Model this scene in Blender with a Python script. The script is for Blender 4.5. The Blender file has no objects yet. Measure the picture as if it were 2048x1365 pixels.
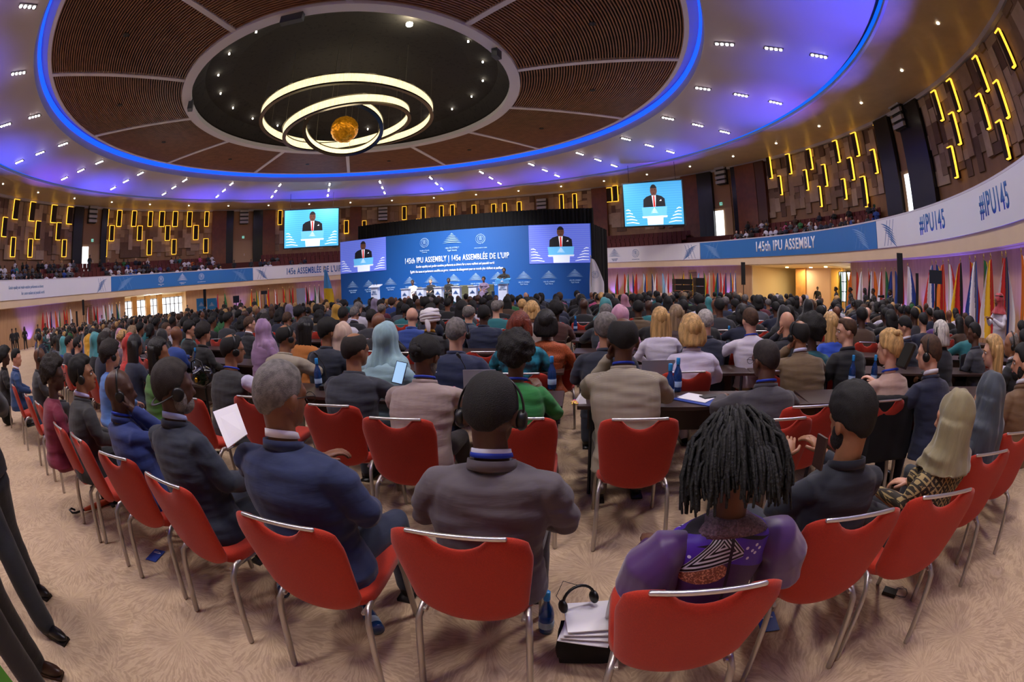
import bpy, math, random, mathutils
from mathutils import Vector as V, Matrix, noise, Euler
from math import sin, cos, pi, radians as RD, atan2, hypot, sqrt
random.seed(7)
SC = bpy.context.scene; COL = SC.collection
# ------------------------------------------------------------------ camera (fisheye lens, eye level)
HC = 1.6
cd = bpy.data.cameras.new('camera'); cam = bpy.data.objects.new('camera', cd); COL.objects.link(cam)
cam.location = (0, 0, HC)
PITCH, ROLL, FPX = RD(7.267), RD(1.4795), 869.23
cam.rotation_mode = 'QUATERNION'
cam.rotation_quaternion = (Matrix.Rotation(pi/2-PITCH, 3, 'X') @ Matrix.Rotation(-ROLL, 3, 'Z')).to_quaternion()
cd.type = 'PANO'; cd.sensor_width = 36; cd.sensor_fit = 'HORIZONTAL'; cd.clip_end = 300; cd.clip_start = .02
_c = cd if hasattr(cd, 'panorama_type') else cd.cycles
_c.panorama_type = 'FISHEYE_EQUISOLID'; _c.fisheye_lens = FPX*36/2048; _c.fisheye_fov = RD(200)
SC.camera = cam
# ------------------------------------------------------------------ view and world
SC.view_settings.view_transform = 'Standard'; SC.view_settings.look = 'None'
SC.view_settings.gamma = 1; SC.view_settings.exposure = 0.0; SC.view_settings.use_curve_mapping = False
w = bpy.data.worlds.new('world'); SC.world = w; w.use_nodes = True
w.node_tree.nodes['Background'].inputs[0].default_value = (.75, .85, 1, 1); w.node_tree.nodes['Background'].inputs[1].default_value = 1.0
CX, CY = -9.604, 23.179           # centre of the round hall
def lamp(name, kind, loc, power, color=(1, 1, 1), size=1.0, aim=None, **k):
    l = bpy.data.lights.new(name, kind); l.energy = power; l.color = color
    if kind == 'AREA': l.shape = 'DISK'; l.size = size
    if kind in ('POINT', 'SPOT'): l.shadow_soft_size = size
    for a, b in k.items(): setattr(l, a, b)
    o = bpy.data.objects.new(name, l); COL.objects.link(o); o.location = loc
    if aim is not None:
        o.rotation_mode = 'QUATERNION'; o.rotation_quaternion = (V(aim)-V(loc)).to_track_quat('-Z', 'Y')
    return o
def pol(a, r, z=0): a = RD(a); return V((CX+r*cos(a), CY+r*sin(a), z))
FIX = [10.8+15*k for k in range(24)]
for k, a in enumerate(FIX):       # ceiling downlight clusters: one lamp per radial trio
    q = pol(a, 23.6, 13.25)
    lamp('downlight_lamp', 'AREA', q, 330, (1, .90, .83), 1.6, q-V((0, 0, 1)), spread=RD(150))
lamp('chandelier_lamp', 'POINT', (CX, CY, 11.0), 500, (1, .85, .55), 1.5)
lamp('stage_lamp', 'AREA', (-2.5, 17, 12.5), 700, (1, .95, .9), 1.5, (-3.5, 26, 1), spread=RD(60))
for k, a in enumerate(range(-176, 184, 10)):    # blue and violet lamps without fixtures, added at rail height to wash the ceiling
    c = [(.05, .07, 1), (.16, .07, 1), (.03, .10, 1), (.10, .08, 1)][k % 4]; n = [1.0, .75, 1.15, .55, .9][(k*2) % 5]
    lamp('added_ceiling_wash', 'SPOT', pol(a, 30.12, 5.75), 4200*n, c, .12, pol(a+(k % 3-1)*3, 26.6, 13.4), spot_size=RD(56), spot_blend=1)
# ------------------------------------------------------------------ picture geometry: pixel -> place
def ray(px, py):
    U = px-1024; W = 682.5-py
    u = U*cos(ROLL)+W*sin(ROLL); v = -U*sin(ROLL)+W*cos(ROLL)
    R = hypot(u, v) or 1e-6; th = 2*math.asin(min(1, R/2/FPX))
    x = sin(th)*u/R; up = sin(th)*v/R; fw = cos(th)
    return V((x, fw*cos(PITCH)+up*sin(PITCH), -fw*sin(PITCH)+up*cos(PITCH)))
def atz(px, py, z):
    d = ray(px, py); return V((0, 0, HC))+d*((z-HC)/d.z)
def atd(px, py, D):
    d = ray(px, py); h = hypot(d.x, d.y); return V((0, 0, HC))+d*(D/h)
def cyl(px, py, R):                # pixel -> (angle, height) on a cylinder about the hall's axis
    d = ray(px, py); h = hypot(d.x, d.y); hx, hy = d.x/h, d.y/h
    b = hx*CX+hy*CY; t = b+sqrt(max(0, b*b-(CX*CX+CY*CY-R*R)))
    a = math.degrees(atan2(hy*t-CY, hx*t-CX)); return (a+360 if a < -90 else a), HC+d.z/h*t
def project(P):
    x, y, z = P[0], P[1], P[2]-HC
    fw = y*cos(PITCH)-z*sin(PITCH); up = y*sin(PITCH)+z*cos(PITCH)
    rr = hypot(x, up); th = atan2(rr, fw); R = 2*FPX*sin(th/2); u = R*x/rr; v = R*up/rr
    return 1024+u*cos(ROLL)-v*sin(ROLL), 682.5-(u*sin(ROLL)+v*cos(ROLL))
# ------------------------------------------------------------------ materials
_m = {}
def srgb(c):
    if isinstance(c, str): c = [int(c[i:i+2], 16)/255 for i in (0, 2, 4)]
    return tuple((x/12.92 if x < .04045 else ((x+.055)/1.055)**2.4) for x in c)+(1,)
def mat(name, c, rough=.7, metal=0, emit=0, bump=0, bscale=30, stretch=(1, 1, 1), vary=0, vscale=6, trans=0, sheen=0, c2=None, coat=0):
    key = (name, str(c), rough, metal, emit, bump, bscale, stretch, vary, trans, sheen, str(c2))
    if key in _m: return _m[key]
    m = bpy.data.materials.new(name); m.use_nodes = True; nt = m.node_tree; b = nt.nodes['Principled BSDF']
    col = srgb(c); b.inputs['Base Color'].default_value = col; b.inputs['Roughness'].default_value = rough
    b.inputs['Metallic'].default_value = metal
    if coat: b.inputs['Coat Weight'].default_value = coat
    if sheen: b.inputs['Sheen Weight'].default_value = sheen
    if trans: b.inputs['Transmission Weight'].default_value = trans
    if emit: b.inputs['Emission Color'].default_value = col; b.inputs['Emission Strength'].default_value = emit
    if bump or vary or c2:
        tc = nt.nodes.new('ShaderNodeTexCoord'); mp = nt.nodes.new('ShaderNodeMapping'); mp.inputs['Scale'].default_value = stretch
        nt.links.new(tc.outputs['Object'], mp.inputs['Vector'])
        if bump:
            n = nt.nodes.new('ShaderNodeTexNoise'); n.inputs['Scale'].default_value = bscale; n.inputs['Detail'].default_value = 3
            bp = nt.nodes.new('ShaderNodeBump'); bp.inputs['Strength'].default_value = bump; bp.inputs['Distance'].default_value = .01
            nt.links.new(mp.outputs[0], n.inputs['Vector']); nt.links.new(n.outputs[0], bp.inputs['Height']); nt.links.new(bp.outputs[0], b.inputs['Normal'])
        if vary or c2:
            n = nt.nodes.new('ShaderNodeTexNoise'); n.inputs['Scale'].default_value = vscale; n.inputs['Detail'].default_value = 4
            cr = nt.nodes.new('ShaderNodeValToRGB'); cr.color_ramp.elements[0].position = .35; cr.color_ramp.elements[1].position = .65
            cc = srgb(c2) if c2 else tuple(min(1, x*(1+vary)) for x in col[:3])+(1,)
            cr.color_ramp.elements[0].color = col if c2 else tuple(x*(1-vary) for x in col[:3])+(1,); cr.color_ramp.elements[1].color = cc
            nt.links.new(mp.outputs[0], n.inputs['Vector']); nt.links.new(n.outputs[0], cr.inputs[0]); nt.links.new(cr.outputs[0], b.inputs['Base Color'])
    _m[key] = m; return m
class N:                           # tiny node-maths helper: overloads + - * / so patterns read like formulas
    nt = None
    def __init__(s, sock): s.s = sock
    @staticmethod
    def op(o, a, b=None, c=None):
        n = N.nt.nodes.new('ShaderNodeMath'); n.operation = o
        for i, x in enumerate((a, b, c)):
            if x is None: continue
            if isinstance(x, N): N.nt.links.new(x.s, n.inputs[i])
            else: n.inputs[i].default_value = x
        return N(n.outputs[0])
    def __add__(s, o): return N.op('ADD', s, o)
    def __sub__(s, o): return N.op('SUBTRACT', s, o)
    def __rsub__(s, o): return N.op('SUBTRACT', o, s)
    def __mul__(s, o): return N.op('MULTIPLY', s, o)
    def __truediv__(s, o): return N.op('DIVIDE', s, o)
    __radd__ = __add__; __rmul__ = __mul__
    def gt(s, o): return N.op('GREATER_THAN', s, o)
    def lt(s, o): return N.op('LESS_THAN', s, o)
    def max(s, o): return N.op('MAXIMUM', s, o)
    def min(s, o): return N.op('MINIMUM', s, o)
    def abs(s): return N.op('ABSOLUTE', s)
    def mod(s, o): return N.op('FLOORED_MODULO', s, o)
    def sin(s): return N.op('SINE', s)
    def sqrt(s): return N.op('SQRT', s)
    def floor(s): return N.op('FLOOR', s)
def mixc(f, a, b):
    n = N.nt.nodes.new('ShaderNodeMix'); n.data_type = 'RGBA'
    N.nt.links.new(f.s, n.inputs[0])
    for i, x in ((6, a), (7, b)):
        if isinstance(x, (tuple, str)): n.inputs[i].default_value = srgb(x)
        else: N.nt.links.new(x, n.inputs[i])
    return n.outputs[2]
def patmat(name, fn, rough=.7, bump=0):
    if name in _m: return _m[name]
    m = bpy.data.materials.new(name); m.use_nodes = True; nt = m.node_tree; N.nt = nt; b = nt.nodes['Principled BSDF']
    b.inputs['Roughness'].default_value = rough
    tc = nt.nodes.new('ShaderNodeTexCoord'); sp = nt.nodes.new('ShaderNodeSeparateXYZ'); nt.links.new(tc.outputs['Object'], sp.inputs[0])
    c = fn(N(sp.outputs[0]), N(sp.outputs[1]), N(sp.outputs[2]), tc.outputs['Object'])
    nt.links.new(c, b.inputs['Base Color']); _m[name] = m; return m
def noise_n(vec, scale, detail=3, out=0, kind='ShaderNodeTexNoise'):
    n = N.nt.nodes.new(kind); n.inputs['Scale'].default_value = scale
    if kind == 'ShaderNodeTexNoise': n.inputs['Detail'].default_value = detail
    N.nt.links.new(vec, n.inputs['Vector']); return N(n.outputs[out])
def combine(x, y, z=0):
    n = N.nt.nodes.new('ShaderNodeCombineXYZ')
    for i, q in enumerate((x, y, z)):
        if isinstance(q, N): N.nt.links.new(q.s, n.inputs[i])
        else: n.inputs[i].default_value = q
    return n.outputs[0]
def carpet_fn(x, y, z, vec):
    vo = N.nt.nodes.new('ShaderNodeTexVoronoi'); vo.inputs['Scale'].default_value = 1.55; vo.inputs['Randomness'].default_value = .9
    N.nt.links.new(vec, vo.inputs['Vector'])
    sp = N.nt.nodes.new('ShaderNodeSeparateXYZ'); N.nt.links.new(vo.outputs['Position'], sp.inputs[0])
    dx = x-N(sp.outputs[0]); dy = y-N(sp.outputs[1]); ang = N.op('ARCTAN2', dy, dx); d = (dx*dx+dy*dy).sqrt()
    wob = noise_n(vec, 7, 3)
    st = noise_n(combine(ang*5.0+wob*1.5, d*2.2), 2.6, 4)
    fine = noise_n(vec, 60, 3); big = noise_n(vec, .9, 2)
    f = ((st-.5).abs()*10).min(1.0)
    f = (1-f)*.42+fine*.28+big*.34
    return mixc(N.op('MULTIPLY_ADD', f, 1.0, 0.0).min(1.0), '967c66', 'd2b898')
def wood_panel_fn(x, y, z, vec):
    f = noise_n(combine(x*2.0, y*2.0, z*.25), 3, 4)
    return mixc(f, '9a7252', 'c09a74')
CARPET = patmat('carpet', carpet_fn, .95)
RED = mat('red_fabric', 'b0280e', .9, bump=.25, bscale=420, vary=.10, vscale=200, sheen=.2)
CHROME = mat('steel', 'dcdade', .33, 1)
GREYLEG = mat('satin_aluminium', 'b8b2ae', .36, .85)
DARKWOOD = mat('dark_wood_veneer', '40302a', .45, vary=.25, vscale=9, stretch=(1, 12, 1))
BLACK = mat('black_plastic', '0b0b0d', .4)
BLACKM = mat('black_cloth', '101014', .95)
WHITEP = mat('white_paper', 'e6e4ec', .7)
WHITE = mat('white_paint', 'dcdbe4', .6)
BLUEP = mat('blue_paper', '1c3f9c', .5)
# ------------------------------------------------------------------ mesh building
class MB:
    def __init__(s): s.v = []; s.f = []; s.m = []; s.mi = 0
    def add(s, vs, fs):
        n = len(s.v); s.v += [V(q) for q in vs]; s.f += [tuple(i+n for i in f) for f in fs]; s.m += [s.mi]*len(fs); return s
    def box(s, c, d, R=None, bev=0):
        c = V(c); x, y, z = d[0]/2, d[1]/2, d[2]/2
        vs = [V((i*x, j*y, k*z)) for k in (-1, 1) for j in (-1, 1) for i in (-1, 1)]
        if R: vs = [R @ q for q in vs]
        return s.add([c+q for q in vs], [(0, 2, 3, 1), (4, 5, 7, 6), (0, 1, 5, 4), (2, 6, 7, 3), (0, 4, 6, 2), (1, 3, 7, 5)])
    def ell(s, c, r, R=None, nu=16, nv=10):
        c = V(c); vs = []; fs = []
        for j in range(1, nv):
            t = pi*j/nv
            for i in range(nu):
                p = 2*pi*i/nu; q = V((r[0]*sin(t)*cos(p), r[1]*sin(t)*sin(p), r[2]*cos(t))); vs.append(c+(R @ q if R else q))
        a = V((0, 0, r[2])); vs += [c+(R @ a if R else a), c-(R @ a if R else a)]; T = len(vs)-2
        for j in range(nv-2):
            for i in range(nu):
                i2 = (i+1) % nu; fs.append((j*nu+i, (j+1)*nu+i, (j+1)*nu+i2, j*nu+i2))
        for i in range(nu):
            fs.append((T, i, (i+1) % nu)); fs.append((T+1, (nv-2)*nu+(i+1) % nu, (nv-2)*nu+i))
        return s.add(vs, fs)
    def loft(s, rings, close=True, cap=True):
        n = len(rings[0]); vs = [q for r in rings for q in r]; fs = []
        for j in range(len(rings)-1):
            for i in range(n if close else n-1):
                i2 = (i+1) % n; fs.append((j*n+i, j*n+i2, (j+1)*n+i2, (j+1)*n+i))
        if cap: fs.append(tuple(range(n-1, -1, -1))); fs.append(tuple((len(rings)-1)*n+i for i in range(n)))
        return s.add(vs, fs)
    def tube(s, pts, rad, seg=8, round_=True, flat=1.0, upv=None):
        pts = [V(p) for p in pts]; n = len(pts)
        if not hasattr(rad, '__len__'): rad = [rad]*n
        rad = list(rad)
        if round_:
            d0 = (pts[0]-pts[1]).normalized(); d1 = (pts[-1]-pts[-2]).normalized()
            pts = [pts[0]+d0*rad[0]*.85, pts[0]+d0*rad[0]*.5]+pts+[pts[-1]+d1*rad[-1]*.5, pts[-1]+d1*rad[-1]*.85]
            rad = [rad[0]*.35, rad[0]*.85]+rad+[rad[-1]*.85, rad[-1]*.35]; n = len(pts)
        rings = []; prev = V(upv) if upv is not None else None
        for i in range(n):
            t = (pts[min(i+1, n-1)]-pts[max(i-1, 0)]).normalized()
            if prev is None: prev = V((0, 0, 1)) if abs(t.z) < .9 else V((1, 0, 0))
            a = t.cross(prev)
            if a.length < 1e-5: a = t.cross(V((0, 1, .1)))
            a.normalize(); b = a.cross(t).normalized(); prev = b
            rings.append([pts[i]+a*(rad[i]*cos(2*pi*k/seg))+b*(rad[i]*flat*sin(2*pi*k/seg)) for k in range(seg)])
        return s.loft(rings)
    def lathe(s, prof, c=(0, 0, 0), seg=20, R=None):
        c = V(c); rings = []
        for r, z in prof: rings.append([c+((R @ V((r*cos(2*pi*k/seg), r*sin(2*pi*k/seg), z))) if R else V((r*cos(2*pi*k/seg), r*sin(2*pi*k/seg), z))) for k in range(seg)])
        return s.loft(rings)
    def arc(s, a0, a1, r0, r1, z0, z1, z0b=None, z1b=None, seg=None):   # curved box about the hall axis; z*b = heights at r1
        seg = seg or max(1, int(abs(a1-a0)/2.5)); z0b = z0 if z0b is None else z0b; z1b = z1 if z1b is None else z1b
        full = abs(abs(a1-a0)-360) < 1e-6; rings = []
        for k in range(seg+(0 if full else 1)):
            a = a0+(a1-a0)*k/seg; rings.append([pol(a, r0, z0), pol(a, r1, z0b), pol(a, r1, z1b), pol(a, r0, z1)])
        if full: rings.append(rings[0])
        return s.loft(rings, cap=not full)
    def poly(s, pts, t, fn=None):      # flat outline (2D list) given thickness through fn(x, y, depth)
        n = len(pts); vs = [fn(x, y, 0) for x, y in pts]+[fn(x, y, t) for x, y in pts]
        fs = [tuple(range(n)), tuple(range(2*n-1, n-1, -1))]+[(i, n+i, n+(i+1) % n, (i+1) % n) for i in range(n)]
        return s.add(vs, fs)
    def mesh(s, name):
        me = bpy.data.meshes.new(name); me.from_pydata([tuple(q) for q in s.v], [], s.f); me.update(); return me
    def build(s, name, mats, parent=None, smooth=False, mesh=None):
        me = mesh or s.mesh(name)
        if not isinstance(mats, (list, tuple)): mats = [mats]
        for m in mats: me.materials.append(m)
        if mesh is None and len(mats) > 1: me.polygons.foreach_set('material_index', s.m)
        if smooth: me.polygons.foreach_set('use_smooth', [True]*len(me.polygons))
        me.update(); o = bpy.data.objects.new(name, me); COL.objects.link(o)
        if parent: o.parent = parent
        return o
def fixn(o):
    import bmesh
    b = bmesh.new(); b.from_mesh(o.data); bmesh.ops.recalc_face_normals(b, faces=b.faces); b.to_mesh(o.data); b.free(); return o
def fuse(mb, vox, it=2, name='m'):
    me = mb.mesh(name); o = bpy.data.objects.new('tmp', me); COL.objects.link(o)
    import bmesh
    b = bmesh.new(); b.from_mesh(me); bmesh.ops.recalc_face_normals(b, faces=b.faces); b.to_mesh(me); b.free()
    r = o.modifiers.new('r', 'REMESH'); r.mode = 'VOXEL'; r.voxel_size = vox; r.use_smooth_shade = True
    if it: q = o.modifiers.new('s', 'SMOOTH'); q.factor = .5; q.iterations = it
    dg = bpy.context.evaluated_depsgraph_get(); ev = o.evaluated_get(dg)
    out = bpy.data.meshes.new_from_object(ev); out.name = name
    bpy.data.objects.remove(o); bpy.data.meshes.remove(me); return out
def folds(me, amp, fx=3, fy=3, fz=12, seed=0, zlim=None):
    me.update(); nr = [v.normal.copy() for v in me.vertices]
    for v, n in zip(me.vertices, nr):
        q = v.co; a = amp
        k = noise.noise(V((q.x*fx+seed, q.y*fy, q.z*fz+q.x*2.5)))+.5*noise.noise(V((q.x*fx*2.2, q.y*fy*2.2+seed, q.z*fz*1.7)))
        v.co = q+n*(k*a)
    me.update(); return me
def empty(name, label, cat, loc=(0, 0, 0), rz=0, group=None):
    o = bpy.data.objects.new(name, None); COL.objects.link(o); o.location = loc; o.rotation_euler = (0, 0, rz); o.empty_display_size = .1
    o['label'] = label; o['category'] = cat
    if group: o['group'] = group
    return o
def tag(o, label, cat, group=None, kind=None):
    o['label'] = label; o['category'] = cat
    if group: o['group'] = group
    if kind: o['kind'] = kind
    return o
def struct(o): o['kind'] = 'structure'; return o
def dup(root, loc, rz, label=None, group=None):
    def cp(o, par):
        c = o.copy(); COL.objects.link(c)
        if par: c.parent = par
        for ch in KIDS.get(o.name, []): cp(ch, c)
        return c
    r = cp(root, None); r.location = loc; r.rotation_euler = (0, 0, rz)
    if label: r['label'] = label
    if group: r['group'] = group
    return r
KIDS = {}
def note_kids(o):
    KIDS[o.name] = list(o.children)
    for c in o.children: note_kids(c)
ORD = ['', 'first', 'second', 'third', 'fourth', 'fifth', 'sixth', 'seventh', 'eighth', 'ninth', 'tenth', 'eleventh', 'twelfth', 'thirteenth', 'fourteenth', 'fifteenth', 'sixteenth', 'seventeenth', 'eighteenth', 'nineteenth', 'twentieth']
def ordn(n):
    if n <= 20: return ORD[n]
    return '%d%s' % (n, {1: 'st', 2: 'nd', 3: 'rd'}.get(n % 10, 'th') if n % 100 not in (11, 12, 13) else 'th')
# ================================================================== THE SETTING
# ---- floor
f = MB(); f.arc(0, 360, .01, 42, -.2, 0, seg=96); struct(f.build('floor', CARPET))
# ---- lower wall (radius 30.6), open at the two entrances
WOODL = patmat('pale_wood_wall', wood_panel_fn, .5)
GOLD = mat('satin_beige_ceiling', 'c2ad8c', .36, vary=.06, vscale=1)
WHITEC = mat('white_ceiling', 'b4b0be', .45)
CREAM = mat('cream_wall', 'd9c79a', .7)
entL = (167.0, 151.0); entR = (15.8, -5.8)
def wall_piece(name, a0, a1, z0=0, z1=3.4, m=WOODL, r0=30.6, r1=30.9):
    b = MB(); b.arc(a0, a1, r0, r1, z0, z1); struct(b.build(name, m))
wall_piece('wall_back', 167.0, 250); wall_piece('wall_rear', 250, 354.2); wall_piece('wall_front', 15.8, 151)
# slatted grilles in the lower wall
for a in (176.5, 54.5, 29.2):
    b = MB()
    for k in range(12): b.arc(a-.9, a+.9, 30.54, 30.62, 1.1+k*.15, 1.17+k*.15, seg=2)
    tag(b.build('air_grille', mat('grille', '6d4c36', .6)), 'slatted wooden air grille in the pale wall behind the flags at %s' % {176.5: 'the far left', 54.5: 'the stage drape', 29.2: 'the stacked loudspeakers'}[a], 'grille')
# ---- entrance recesses
def recess(nm, a0, a1, r1, m, zc=3.3):
    b = MB(); b.arc(a0, a1, r1, r1+.2, 0, zc, seg=8); struct(b.build('wall_'+nm, m))
    b = MB()
    for a in (a0, a1): b.arc(a-.15, a+.15, 30.6, r1, 0, zc, seg=1)
    struct(b.build('wall_'+nm+'_side', m))
    b = MB(); b.arc(a0, a1, 30.3, r1+.2, zc, zc+.15, seg=8); struct(b.build('ceiling', mat('recess_ceiling', 'e2d3ae', .7)))
recess('foyer', entR[0], entR[1], 38, CREAM); recess('porch', entL[0], entL[1], 35, mat('tan_wall', 'c79a5e', .6))
for a, r in ((12, 33), (8, 33.6), (4, 33), (0, 34), (9, 36), (3, 36.5), (-3, 32.5)):
    b = MB(); b.lathe([(.14, 3.24), (.14, 3.29)], pol(a, r)*1.0, 14)
    tag(b.build('foyer_downlight', mat('lamp_glow', 'ffe9b8', .5, emit=14)), 'small round downlight in the low foyer ceiling', 'ceiling light', 'downlights in the foyer ceiling')
for a, r in ((11, 34), (3, 34)):
    q = pol(a, r, 3.2); lamp('foyer_lamp', 'AREA', q, 120, (1, .82, .5), .8, q-V((0, 0, 1)))
# foyer details: double doors, partition wall, bright window
def wdoor(label, a0, a1, z0, z1, R, m, n=1, frame=None):
    e = empty('door_panel', label, 'door', (0, 0, 0))
    b = MB(); b.arc(a0, a1, R-.06, R, z0, z1, seg=3); b.build('leaf', m, e)
    fr = MB(); w_ = .08/R*57.3
    fr.arc(a0+w_, a0, R-.1, R, z0, z1+.08, seg=1); fr.arc(a1, a1-w_, R-.1, R, z0, z1+.08, seg=1); fr.arc(a0, a1, R-.1, R, z1, z1+.08, seg=3)
    if n == 2: m_ = (a0+a1)/2; fr.arc(m_+w_*.15, m_-w_*.15, R-.08, R, z0, z1, seg=1)
    fr.build('frame', frame or m, e)
    h = MB(); am = (a0+a1)/2+ (a1-a0)*.06; h.arc(am, am+.05, R-.14, R-.08, z0+.95, z0+1.25, seg=1); h.build('handle', CHROME, e)
    return e
DOORW = mat('honey_wood_door', 'c08a4c', .45, vary=.1, vscale=3)
a0, z = cyl(1555, 580, 37.9); a1, _ = cyl(1580, 580, 37.9)
wdoor('pale cream service door on the back wall of the right foyer', a0, a1, 0, 2.3, 37.9, mat('cream_door', 'c9b88a', .6))
a0, _ = cyl(1594, 580, 35); a1, _ = cyl(1688, 580, 35)
b = MB(); b.arc(a0, a1, 35, 35.3, 0, 3.3, seg=6); struct(b.build('wall_foyer_partition', mat('peach_wall', 'c9a68a', .6)))
b = MB(); b.arc(a0, cyl(1612, 580, 34.9)[0], 34.8, 35, 0, 3.3, seg=2); struct(b.build('trim_1', DOORW))
b = MB(); b.arc(cyl(1664, 580, 34.9)[0], a1, 34.8, 35, 0, 3.3, seg=2); struct(b.build('trim_2', mat('yellow_wood', 'c99a48', .5)))
a0, _ = cyl(1679, 580, 33); a1, _ = cyl(1702, 580, 33)
b = MB(); b.arc(a0, a1, 33, 33.05, .8, 2.9, seg=3); wn = struct(b.build('window_1', mat('daylight_glass', 'e6f2ff', .3, emit=3.2)))
b = MB()
for k in range(4): aa = a0+(a1-a0)*k/3; b.arc(aa+.04, aa-.04, 32.93, 33, .8, 2.9, seg=1)
for zz in (.8, 1.5, 2.2, 2.9): b.arc(a0, a1, 32.93, 33, zz-.03, zz+.03, seg=2)
b.build('window_frame', BLACK, wn)
# left porch: four bright glazed bays with honey pillars
GL = mat('daylight_glass', 'eef6ff', .3, emit=2.4)
for i, (x0, x1) in enumerate(((246, 264), (272, 291), (299, 314), (324, 366))):
    a0, _ = cyl(x0, 620, 32.5); a1, _ = cyl(x1, 620, 32.5)
    b = MB(); b.arc(a0, a1, 32.5, 32.55, 0, 2.9, seg=3); wn = struct(b.build('window_%d' % (i+2), GL))
    b = MB(); w_ = .10/32*57.3; nn = 2 if i < 3 else 5
    for k in range(nn+1): aa = a0+(a1-a0)*k/nn; b.arc(aa+w_/2, aa-w_/2, 32.4, 32.5, 0, 2.9, seg=1)
    for zz in (.05, 2.1, 2.85): b.arc(a0, a1, 32.42, 32.5, zz-.04, zz+.04, seg=2)
    b.build('window_frame', mat('window_metal', '6a6a72', .5), wn)
for i, x in enumerate((268, 295, 319, 378)):
    a0, _ = cyl(x-4, 620, 32.3); a1, _ = cyl(x+(5 if i < 3 else 14), 620, 32.3)
    b = MB(); b.arc(a0, a1, 32.0, 32.6, 0, 3.3, seg=2); struct(b.build('trim_%d' % (i+3), mat('honey_pillar', 'c08e4e', .5)))
q = pol(159, 31.5, 2.9); lamp('porch_daylight', 'AREA', q, 350, (.85, .93, 1), 2.5, pol(159, 20, 0))
# ---- gallery: fascia, banner, stepped floor
BEIGE = mat('beige_fascia', 'cdb79c', .35, vary=.03, vscale=1)
b = MB(); b.arc(0, 360, 30.0, 30.25, 3.36, 5.45, seg=144); struct(b.build('wall_fascia', BEIGE))
b = MB(); b.arc(0, 360, 30.25, 35.3, 3.34, 3.5, seg=96); struct(b.build('ceiling', BEIGE))
b = MB(); b.arc(0, 360, 29.94, 30.3, 5.45, 5.53, seg=144); struct(b.build('trim_7', mat('pale_rail', 'c9c4cf', .3, .3)))
STEPS = [(31.3, 4.85), (32.25, 5.4), (33.2, 5.95), (34.15, 6.5)]
b = MB()
for i, (r, z) in enumerate(STEPS): b.arc(0, 360, (30.25 if i == 0 else r-.475), 35.3, 3.5, z, seg=96)
struct(b.build('floor', mat('gallery_carpet', '4a1d18', .9)))
BAN_W = mat('white_banner', 'cfd0de', .32, coat=.2); BAN_B = mat('blue_banner', '2e6cb4', .3, coat=.2)
def banner(label, x0, x1, y, m):
    a0 = cyl(x0, y, 29.95)[0]; a1 = cyl(x1, y, 29.95)[0]
    b = MB(); b.arc(a0, a1, 29.93, 29.99, 3.96, 5.44, seg=max(4, int(abs(a1-a0)))); o = b.build('banner', m); return tag(o, label, 'banner'), a0, a1
def add_left(px, y): return cyl(px, y, 29.95)[0]
bn = {}
a_w = 205
b = MB(); b.arc(205, add_left(222, 570), 29.93, 29.99, 3.96, 5.44, seg=24); bn['lw'] = tag(b.build('banner', BAN_W), 'white banner with two lines of blue slogan on left gallery front', 'banner')
bn['lb'] = banner('blue banner with three white emblems on left gallery front', 222, 506, 560, BAN_B)[0]
bn['la'] = banner('white banner reading 145e ASSEMBLÉE beside the stage on gallery front', 506, 740, 550, BAN_W)[0]
bn['rw'] = banner('white banner with two emblems on gallery front right of stage', 1150, 1400, 510, BAN_W)[0]
bn['rb'] = banner('blue banner reading 145th IPU ASSEMBLY on right gallery front', 1400, 1754, 480, BAN_B)[0]
a0 = cyl(1754, 465, 29.95)[0]
b = MB(); b.arc(a0, -75, 29.93, 29.99, 3.96, 5.44, seg=30); bn['rh'] = tag(b.build('banner', BAN_W), 'white banner reading #IPU145 twice along the near right gallery front', 'banner')
def place_arc(R, ac, zc):          # flat (x, y) -> on the cylinder, facing the hall's middle
    return lambda x, y, t: pol(ac-x/R*57.2958, R-t, zc+y)
def text_mesh(name, s, h, m, parent, fn, sx=.62, bold=.012, mid=True, thick=.012, shear=0):
    cu = bpy.data.curves.new(name, 'FONT'); cu.body = s; cu.size = h*1.37; cu.offset = bold*h*1.37; cu.align_x = 'CENTER' if mid else 'LEFT'; cu.align_y = 'CENTER'; cu.resolution_u = 3; cu.space_character = 1.10; cu.shear = shear
    o = bpy.data.objects.new('t', cu); COL.objects.link(o)
    me0 = bpy.data.meshes.new_from_object(o.evaluated_get(bpy.context.evaluated_depsgraph_get()))
    bpy.data.objects.remove(o); bpy.data.curves.remove(cu)
    import bmesh
    bm = bmesh.new(); bm.from_mesh(me0); bmesh.ops.remove_doubles(bm, verts=bm.verts, dist=1e-5)
    # slice long strokes so the lettering follows the curve
    r = bmesh.ops.extrude_face_region(bm, geom=bm.faces[:])
    for v in r['geom']:
        if isinstance(v, bmesh.types.BMVert): v.co.z += 1
    for v in bm.verts: v.co = fn(v.co.x*sx, v.co.y, thick*v.co.z)
    me = bpy.data.meshes.new(name); bm.to_mesh(me); bm.free(); bpy.data.meshes.remove(me0); me.materials.append(m)
    ob = bpy.data.objects.new(name, me); COL.objects.link(ob)
    if parent: ob.parent = parent
    return ob
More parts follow.
